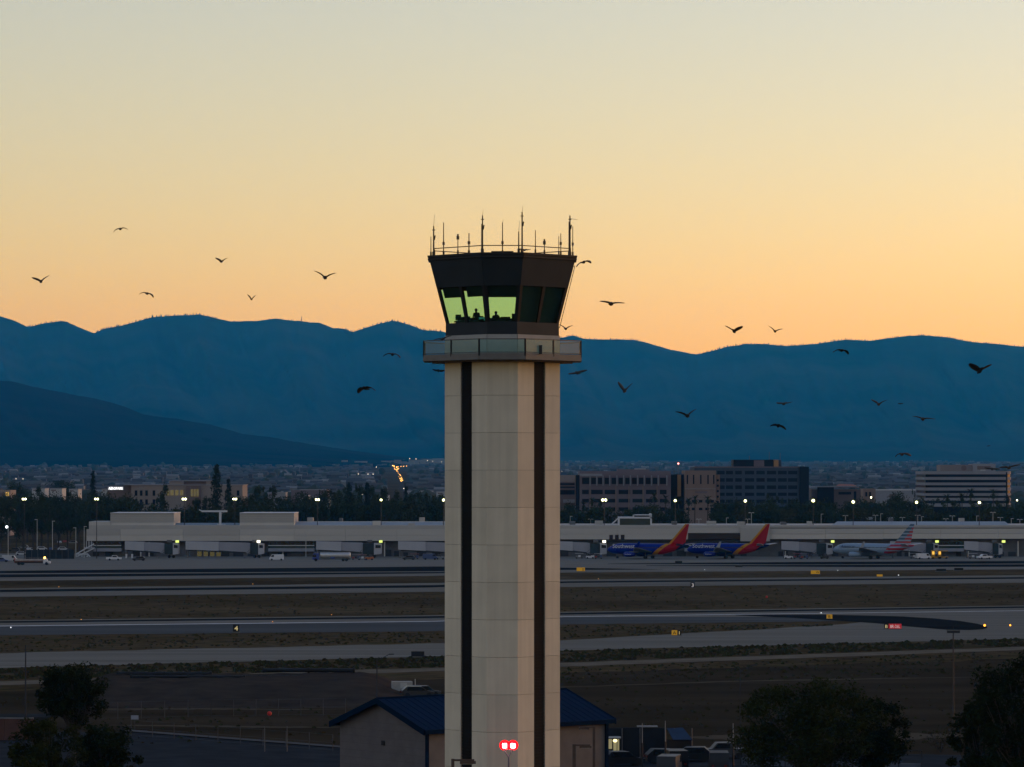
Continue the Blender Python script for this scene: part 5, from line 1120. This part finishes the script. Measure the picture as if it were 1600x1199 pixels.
# storage yard right of the building
Y = 392
def yard():
    q = at(945, 1187, Y); t = thing('storage_shed', 'dark covered enclosure with a blue tarpaulin roof right of the building', 'shed', (q.x, Y, 0)); L = t.location
    dk = mat('dark_mesh_screen', (.012,.014,.018), .9, .2, 1); tarp = mat('blue_tarpaulin', (.008,.028,.065), .8, .2, 1.2)
    for x0, x1, y0 in ((944,972,1139),(972,1000,1137),(1000,1040,1138)): pb(x0, x1, y0, 1184, Y, .15).build('screen_panel', dk, t, L)
    pb(944, 1040, 1137, 1184, Y+6, .15).build('screen_panel', dk, t, L)
    pb(996, 1028, 1135.6, 1137, Y-.2, 2).build('roof_sheet', mat('pale_sheet', (.12,.12,.12), .7, .2, 1), t, L)
    a, b, c, d = at(1042,1138,Y), at(1067,1137,Y), at(1082,1156,Y-3), at(1052,1156,Y-3); MB().add([a,b,c,d]+[(p.x,p.y+.1,p.z-.08) for p in (a,b,c,d)], [(0,1,2,3),(7,6,5,4),(0,4,5,1),(1,5,6,2),(2,6,7,3),(3,7,4,0)]).build('tarpaulin', tarp, t, L)
    pb(1041, 1080, 1156, 1184, Y-2.8, .1).build('back_wall', soil_m, t, L)
    for x in (944, 972, 1000, 1040, 1054, 1081): p = at(x, 1150, Y); MB().tube((p.x, Y-.2, 0), (p.x, Y-.2, at(x,1138,Y).z), .06, n=6).build('post', steel_m, t, L)
    q = at(956, 1187, Y-6); t = thing('guard_booth', 'small booth with warm lit windows beside the blue-roofed building', 'booth', (q.x, Y-6, 0)); L = t.location
    pb(943.5, 969, 1176.5, 1200, Y-6, 2.2).build('base', dark_m, t, L); pb(943, 970.5, 1153.4, 1154.8, Y-6.2, 2.6).build('roof', steel_m, t, L)
    lit = mat('booth_window', (.2,.19,.13), .3, 0, emit=(1,.86,.42), estr=.085); pb(945, 956.4, 1155, 1170.5, Y-6, .06).build('lit_window', lit, t, L); pb(958.4, 967.5, 1155, 1176, Y-6, .06).build('lit_window', lit, t, L)
    lm = at(961, 1157.5, Y-6); MB().ball((lm.x, Y-6.15, lm.z), .17, 8, 5, (1.4,.5,1)).build('ceiling_lamp', lamp('booth_lamp', (1,.85,.4), .8), t, L)
    for x in (943.6, 957.2, 963.6, 968.4): pb(x, x+1, 1154.5, 1177, Y-6.1, .12).build('window_frame', dark_m, t, L)
yard()
cr = mat('truck_canopy_grey', (.045,.046,.05), .6, .1, 1, spec=.1)
ND = mat('near_dark_paint', (.010,.011,.013), .5, 0, spec=.2); NG = mat('near_grey_paint', (.05,.052,.058), .5, 0, spec=.2)
def near(o, px, py, rz): Y = Yof(py); o.location = ((px-800)/F*Y, Y, 0); o.rotation_euler = (0,0,rz)
near(car('dark pickup with a grey canopy at the bottom edge, seen from behind', cr, 'van'), 1123, 1206, R(88))
near(car('dark car parked in the yard left of the three white poles', ND), 972, 1197, R(20)); near(car('dark grey car parked under the middle white pole', ND), 1041, 1193, R(10)); near(car('black car with pale roof between the middle white pole and pickup', ND), 1079, 1190, R(175))
near(car('grey pickup parked behind the grey canopy truck', NG, 'pickup'), 1132, 1186, R(185)); near(car('black car at the bottom edge below the dark enclosure', ND, 'van'), 1056, 1203, R(95)); near(car('pale blue-grey car at the bottom edge left of the canopy truck', NG, 'van'), 1046, 1212, R(80))
# pale parapet wall and dark railing at the bottom right
def railing():
    a, b = gnd(1157, 1196), gnd(1440, 1206); t = thing('yard_railing', 'dark railing fence on a pale low wall under the wide tree', 'fence', (a.x, a.y, 0)); L = t.location
    MB().obox(((a.x+b.x)/2, (a.y+b.y)/2+.25, .4), ((b-a).length, .25, .8), math.atan2(b.y-a.y, b.x-a.x)).build('low_wall', mat('pale_blue_wall', (.09,.105,.13), .8, .1, 1), t, L)
    n = 8
    for k in range(n+1): p = a.lerp(b, k/n); MB().box(p.x-.05,p.x+.05,p.y-.05,p.y+.05,0,2.2).build('post', dark_m, t, L)
    for z in (1.1, 1.65, 2.15): MB().tube((a.x,a.y,z),(b.x,b.y,z),.04,n=6).build('rail', dark_m, t, L)
railing()
# chain-link fence line and posts, left
def fence(label, pts, h, n, m, mesh=True):
    a = gnd(*pts[0]); t = thing('wire_fence', label, 'fence', (a.x, a.y, 0)); L = t.location
    for p, q in zip(pts, pts[1:]):
        p, q = gnd(*p), gnd(*q)
        for k in range(n+1): r = p.lerp(q, k/n); MB().tube((r.x,r.y,0),(r.x,r.y,h),.04,n=6).build('post', m, t, L)
        for z in (h-.05, h*.5, .15): MB().tube((p.x,p.y,z),(q.x,q.y,z),.018,n=4).build('wire', m, t, L)
fm = mat('fence_grey', (.05,.05,.053), .7, .1, 1)
fence('wire fence with thin grey posts along the left car park edge', [(205,1150),(520,1174)], 1.9, 9, fm)
fence('wire fence with thin posts at the foot of the dirt mound', [(110,1126),(330,1120),(540,1118)], 2.2, 6, fm)
for px, w in ((413.5,'left'),(448.5,'right')): slim('taller pale gate post in the left car park fence, %s of a pair' % w, px, 1135, Yof(1175), mat('gate_post', (.09,.088,.086), .7, 0), None, 'gate posts', .05)
t = thing('notice_board', 'small pale notice board on the fence by the left bushes', 'notice board', tuple(gnd(210.5,1142))); MB().box(-.45,.45,-.04,.04,1.35,1.85).build('board', mat('pale_board', (.25,.25,.28), .7, 0), t); MB().tube((0,.06,0),(0,.06,1.4),.04,n=6).build('post', fm, t)
# brick-red screen wall at the left edge
a = gnd(-60, 1157); b = gnd(52, 1157); t = thing('screen_wall', 'reddish brown wall with a pale coping at the left edge', 'wall', (a.x, a.y, 0)); L = t.location; rbk = mat('red_brown_wall', (.085,.04,.030), .9, .15, 1)
n = 5
for k in range(n): p, q = a.lerp(b, k/n), a.lerp(b, (k+1)/n); MB().box(p.x+.02, q.x-.02, a.y, a.y+.3, 0, 2.5).build('wall_bay', rbk, t, L)
MB().box(a.x, b.x, a.y-.05, a.y+.35, 2.5, 2.62).build('coping', mat('pale_coping', (.14,.135,.135), .8, .1, 1), t, L)
t = thing('low_shed', 'long dark low roof behind the reddish wall at the left edge', 'shed', tuple(gnd(-30, 1140))); MB().box(-5,8.2,0,5,0,1.4).build('wall', lot_m, t); MB().box(-5.2,8.4,-.2,5.2,1.4,1.55).build('roof', lot_m, t)
# dirt mound with black pipes lying on its crest
def mound():
    mb = MB(); nx, ny = 60, 16; vs = []
    for j in range(ny+1):
        for i in range(nx+1):
            px = 120+540*i/nx; v = j/ny; Y = Yof(1107)+(62)*v; u = i/nx
            prof = min(1, v/.42)*min(1, (1-v)/.18) if v < 1 else 0
            e = min(1, u/.10)*min(1, (1-u)/.18); e = max(0, min(1, e)); e = e*e*(3-2*e)
            z = 1.85*e*prof*prof*(3-2*prof)*(1+.15*mnoise.noise((px*.02, v*3, 1)))+.16*mnoise.noise((px*.09, v*14, 4))*e
            vs.append(((px-800)/F*Y, Y, max(-.05, z)))
    n = nx+1; mb.add(vs, [(j*n+i, j*n+i+1, (j+1)*n+i+1, (j+1)*n+i) for j in range(ny) for i in range(nx)])
    o = mb.build('dirt_mound', mat('mound_soil', (.035,.029,.024), .95, 0, .25, col2=(.060,.047,.036), bump=.5, spec=0), smooth=True)
    tag(o, 'broad dark dirt mound left of the blue-roofed building', 'mound')
mound()
def pipe(label, x0, x1, y0, y1, Y, r):
    a, b = at(x0, (y0+y1)/2, Y), at(x1, (y0+y1)/2+.6, Y); a.z += r*.7; b.z += r*.7; t = thing('black_pipe', label, 'pipe', (a.x, Y, a.z), group='black pipes on the mound'); L = t.location
    n = 14; rings = []
    for k in range(n+1):
        p = a.lerp(b, k/n); w = .08*mnoise.noise((k*.7, Y, 0)); rings.append([(p.x, p.y+r*math.cos(i*6.283/10), p.z+w+r*.9*math.sin(i*6.283/10)) for i in range(10)])
    MB().loft(rings).build('pipe_run', mat('black_plastic', (.008,.008,.010), .55, .2, 1), t, L, smooth=True)
    for k in (0, 7, 14): p = a.lerp(b, k/n); MB().tube((p.x-.15,p.y,p.z),(p.x+.15,p.y,p.z),r*1.12,n=10).build('collar', black_m, t, L)
pipe('thick black pipe on the mound crest, nearest the building', 412, 553, 1046, 1053.5, 522, .34); pipe('thick black pipe on the mound crest at left', 184, 330, 1052, 1057.5, 520, .30); pipe('lower black pipe lying before the left one on the crest', 205, 382, 1056.5, 1061.5, 512, .24); pipe('thin black pipe between the left and right pipes', 340, 470, 1056, 1060, 516, .16)
t = thing('site_trailer', 'small cream site trailer left of the tower above the blue roof', 'trailer', tuple(gnd(628, 1086)), R(8)); MB().box(-1.4,1.4,-.8,.8,.55,1.9).build('body', mat('trailer_cream', (.30,.285,.26), .7, .1, 1), t); MB().box(-.3,.6,-.86,-.81,1.0,1.7).build('window', mat('trailer_blind', (.42,.41,.39), .7, 0), t); wheels(t, [(-.4,-.8),(.4,-.8),(-.4,.8),(.4,.8)], .3); MB().box(1.4,2.6,-.06,.06,.5,.6).build('tow_bar', steel_m, t); MB().tube((1.9,.3,0),(1.9,.3,2.2),.05,n=6).build('post', pale_m, t)
near(car('grey car parked just above the blue roof, left of the tower', NG), 662, 1089, R(15)); near(car('dark car parked above the blue roof by the grey one', P['black']), 652, 1090, R(10))
# foreground trees
def big_tree(label, kind, px, ytop, Y, wpx, seed, n, size, m, trunk=.35, squash=.8, low=.35, group=None):
    rg = random.Random(seed); q = at(px, ytop, Y); h = q.z; r = wpx/2/F*Y; t = thing(kind, label, 'tree', (q.x, Y, 0), group=group)
    mb = MB(); tb = MB(); zb = h*low; tb.tube((0,0,0),(.1,0,zb+.3),trunk,trunk*.65,n=9); ch = (h-zb)/2; cz = zb+ch; nc = 84
    for k in range(nc):
        d = Vector((rg.gauss(0,1), rg.gauss(0,1), rg.gauss(0,1))).normalized()*rg.random()**.4
        c = Vector((d.x*r*.86, d.y*r*.86, cz+d.z*ch*.84)); cr_ = rg.uniform(.13,.24)*min(r, ch*1.6)
        leaves(mb, c, cr_, n//nc, size, rg, (1.1,1.1,squash)); s = Vector((.1,0,zb*.8+rg.random()*ch*.6)); mid = s.lerp(c, .55)+Vector((0,0,.2))
        tb.tube(s, mid, trunk*.3, trunk*.16, n=5, cap=False); tb.tube(mid, c, trunk*.16, .02, n=5, cap=False)
    tb.build('trunk', bark_m, t, recalc=False); mb.build('crown', m, t, recalc=False); return t
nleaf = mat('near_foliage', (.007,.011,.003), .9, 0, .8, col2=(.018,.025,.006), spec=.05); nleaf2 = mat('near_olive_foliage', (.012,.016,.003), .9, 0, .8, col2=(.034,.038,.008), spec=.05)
big_tree('round-crowned dark tree at lower left above the bushes', 'broadleaf_tree', 114, 1034, 330, 128, 1, 17000, .14, nleaf, .3, 1.0, .56)
big_tree('leafy bush tree at the lower left below the round crown', 'broadleaf_tree', 75, 1105, 318, 125, 2, 13000, .15, nleaf2, .25, .9, .2)
big_tree('dark bush tree right of the round-crowned tree at lower left', 'broadleaf_tree', 165, 1124, 322, 125, 3, 13000, .15, nleaf, .25, .9, .2)
big_tree('low dark bush at the bottom left corner edge', 'broadleaf_tree', 40, 1172, 312, 90, 8, 4000, .16, nleaf2, .15, .9, .1)
big_tree('wide olive tree at lower right with spreading crown', 'broadleaf_tree', 1262, 1046, 345, 262, 4, 30000, .17, nleaf2, .45, .75, .10)
big_tree('dark tree leaning on the right side of the wide olive tree', 'broadleaf_tree', 1368, 1080, 348, 130, 5, 13000, .16, nleaf, .3, .95, .1)
big_tree('tall dark tree filling the lower right corner', 'broadleaf_tree', 1606, 1000, 300, 215, 6, 24000, .16, nleaf, .45, 1.1, .1)
big_tree('dark tree in front of the tall corner tree at right', 'broadleaf_tree', 1535, 1055, 305, 120, 7, 13000, .16, nleaf, .3, 1.0, .15)
def bare_tree():
    q = gnd(1470, 1176); t = thing('bare_shrub', 'bare twiggy shrub between the wide tree and the corner tree', 'shrub', (q.x, q.y, 0)); rg = random.Random(9); tb = MB()
    for k in range(16):
        d = Vector((rg.gauss(0,.8), rg.gauss(0,.8), 1.6)).normalized(); p = d*rg.uniform(1.0,1.6); tb.tube((0,0,0), p, .05, .03, n=4, cap=False)
        for j in range(5): e = p+(d+Vector((rg.gauss(0,.7), rg.gauss(0,.7), rg.gauss(.3,.4)))).normalized()*rg.uniform(.5,1.4); tb.tube(p, e, .025, .01, n=4, cap=False)
    tb.build('branches', bark_m, t, recalc=False); mb = MB(); leaves(mb, (0,0,1.6), 1.6, 240, .12, rg); mb.build('leaves', nleaf2, t, recalc=False)
bare_tree()
# weeds and low shrubs on the airfield grass: ground cover
mbw = MB(); rw_ = random.Random(33)
def weeds(top, bot, x0, x1, n, s0, s1):
    for _ in range(n):
        x = rw_.uniform(x0, x1); y = pl(top, x)+(pl(bot, x)-pl(top, x))*rw_.random()
        if mnoise.noise((x*.03, y*.13, 2)) < rw_.uniform(-.5,.35): continue
        g = gnd(x, y); s = rw_.uniform(s0, s1); mbw.cur = 0 if rw_.random() < .6 else 1
        for k in range(3):
            a = rw_.random()*3.14; dx, dy = math.cos(a)*s, math.sin(a)*s
            mbw.add([(g.x-dx,g.y-dy,0),(g.x+dx,g.y+dy,0),(g.x+dx*.7,g.y+dy*.7,s*.55*rw_.uniform(.5,1)),(g.x-dx*.2,g.y,s*.8),(g.x-dx*.8,g.y-dy*.8,s*.4)], [(0,1,2,3,4)])
weeds([(0,1045),(690,1027),(880,1018),(1600,999)], [(0,1063),(690,1043),(880,1035),(1600,1010)], -40, 1640, 5200, .2, .6)
weeds([(0,995),(690,988),(880,978),(1300,977)], [(0,1019),(690,1004),(880,999),(1300,978)], -40, 1300, 1700, .15, .4)
weeds([(880,1044),(1600,1018)], [(880,1070),(1600,1054)], 700, 1640, 1500, .12, .4); weeds([(0,1085),(1600,1068)], [(0,1165),(1600,1165)], 0, 1640, 1500, .10, .35)
weeds([(0,935),(690,927),(880,920),(1600,913)], [(0,968),(690,960),(880,955),(1600,945)], -40, 1640, 1600, .15, .4)
tag(mbw.build('weeds', [leaf2_m, mat('dry_weed', (.055,.042,.022), .95, .2, 1, spec=0)], recalc=False), 'dark weeds and low shrubs dotted over the airfield grass', 'weeds', kind='stuff')

# ------------------------------------------------------------------ birds
bird_m = mat('dark_feathers', (.016,.015,.014), .8, 0)
def bird_mesh(flap, bend, seed):
    # one continuous skin: body, tail and two wings; flap = wing root angle, bend = outer wing angle, degrees; the bird faces -x
    mb = MB(); rings = []
    for x, r, zc in ((-.26,.012,.0),(-.21,.036,.014),(-.17,.040,.014),(-.12,.058,.004),(-.02,.080,0),(.08,.062,0),(.15,.034,.008),(.26,.046,.012),(.32,.050,.012)):
        fl = 1 if x < .14 else .18; wd = 1 if x < .14 else 1.6
        rings.append([(x, r*wd*math.cos(i*math.pi/4), zc+r*fl*math.sin(i*math.pi/4)) for i in range(8)])
    mb.loft(rings)
    for s in (-1, 1):
        sec = []
        p = Vector((0, s*.03, .02)); ang = R(flap); prev = 0
        for d, le, te, th in ((0,-.15,.18,.032),(.14,-.20,.22,.028),(.27,-.19,.22,.022),(.38,-.10,.20,.014),(.46,.02,.18,.005)):
            a = R(flap) if d <= .16 else R(flap+bend*((d-.1)/.4)); p = p+Vector((0, s*math.cos(a)*(d-prev), math.sin(a)*(d-prev))); prev = d
            n = Vector((0, -s*math.sin(a), math.cos(a))); sec.append([tuple(p+Vector((le,0,0))), tuple(p+Vector(((le+te)/2,0,0))+n*th), tuple(p+Vector((te,0,0))), tuple(p+Vector(((le+te)/2,0,0))-n*th)])
        mb.loft(sec)
    return mb.mesh('bird', bird_m, True)
BM = {'up': bird_mesh(38,-25,0), 'high': bird_mesh(55,-15,1), 'down': bird_mesh(6,-62,2), 'glide': bird_mesh(14,-22,3), 'level': bird_mesh(2,8,4)}
BIRDS = [(188,358,'down',22,'highest bird in the left sky, wings drooped'),(346,409,'up',20,'bird over the left sky near the tall ridge, wings raised'),(64,440,'up',26,'leftmost bird, flying above the left ridge with wings raised'),(230,459,'down',22,'bird with drooping wings just above the left ridge'),(393,468,'high',16,'smallest bird low over the ridge left of the tower'),(508,434,'up',32,'largest bird in the sky left of the tower'),
 (912,410,'down',24,'bird with arched wings beside the cab roof corner'),(955,475,'glide',34,'bird gliding in the sky just right of the cab'),(1147,518,'up',26,'left bird of the pair just above the right ridge'),(1211,518,'up',22,'right bird of the pair just above the right ridge'),(820,391,'level',16,'bird seen behind the roof antennas of the cab'),(884,514,'up',22,'bird at the lower right edge of the cab'),
 (613,554,'down',26,'bird against the mountain left of the gallery'),(571,607,'down',28,'bird lowest against the mountain left of the tower shaft'),(685,580,'level',16,'small bird touching the left edge of the shaft'),(692,530,'glide',26,'bird crossing the left end of the cab base'),(902,583,'level',26,'bird just right of the shaft below the gallery'),(976,611,'high',28,'bird with one wing raised right of the shaft'),
 (1074,650,'up',32,'bird with spread wings low on the mountain above the mauve office'),(1216,666,'down',24,'bird with drooping wings, lower of a pair above the dark office'),(1225,631,'level',22,'bird, upper of a pair above the dark office'),(1315,548,'down',24,'bird just below the right ridge line'),(1373,632,'up',24,'bird against the right mountain, left of a gliding one'),(1442,655,'glide',30,'bird gliding against the mountain above the banded office'),
 (1531,580,'up',34,'rightmost large bird high against the right mountain'),(1410,710,'down',24,'bird close above the pale warehouse roof at right'),(1577,731,'glide',28,'bird right of the banded office penthouse'),(1550,733,'level',20,'bird in front of the banded office penthouse'),(1407,631,'level',7,'tiny distant bird right of the raised-wing bird on the mountain'),(1545,697,'level',6,'tiny distant bird above the banded office')]
rb = random.Random(4)
for px, py, k, span, w in BIRDS:
    Y = min(1200, F*.95/span*rb.uniform(.92,1.05))
    if px == 820: Y = 262
    if px in (879, 692): Y = min(Y, 222)
    o = link('bird', BM[k]); o.location = at(px, py, Y); s = 1.18*span/F*Y/.95; o.scale = (s, s, s)
    o.rotation_euler = (R(rb.uniform(-14,14)), R(rb.uniform(-22,22)), R(rb.choice((75,90,105,70,255,265,285,110))+rb.uniform(-8,8)))
    tag(o, 'dark '+w if not w.startswith(('tiny','small','large','left','right','high','low')) else w, 'bird', 'birds flying round the tower')
# ------------------------------------------------------------------ the evening haze over the valley
def haze():
    mb = MB(); mb.box(-12000, 12000, -300, 26500, -1.5, 1250)
    m = bpy.data.materials.new('evening_haze'); m.use_nodes = True; nt = m.node_tree; nt.nodes.remove(nt.nodes['Principled BSDF'])
    pv = nt.nodes.new('ShaderNodeVolumePrincipled'); pv.inputs['Color'].default_value = (.016,.36,.92,1); pv.inputs['Absorption Color'].default_value = (1,1,1,1)
    pv.inputs['Density'].default_value = HAZE_D; pv.inputs['Anisotropy'].default_value = .3
    nt.links.new(pv.outputs[0], nt.nodes['Material Output'].inputs['Volume'])
    tag(mb.build('haze', m), 'thin blue evening haze lying over the whole valley', 'haze', kind='stuff')
HAZE_D = 3.2e-5
haze()
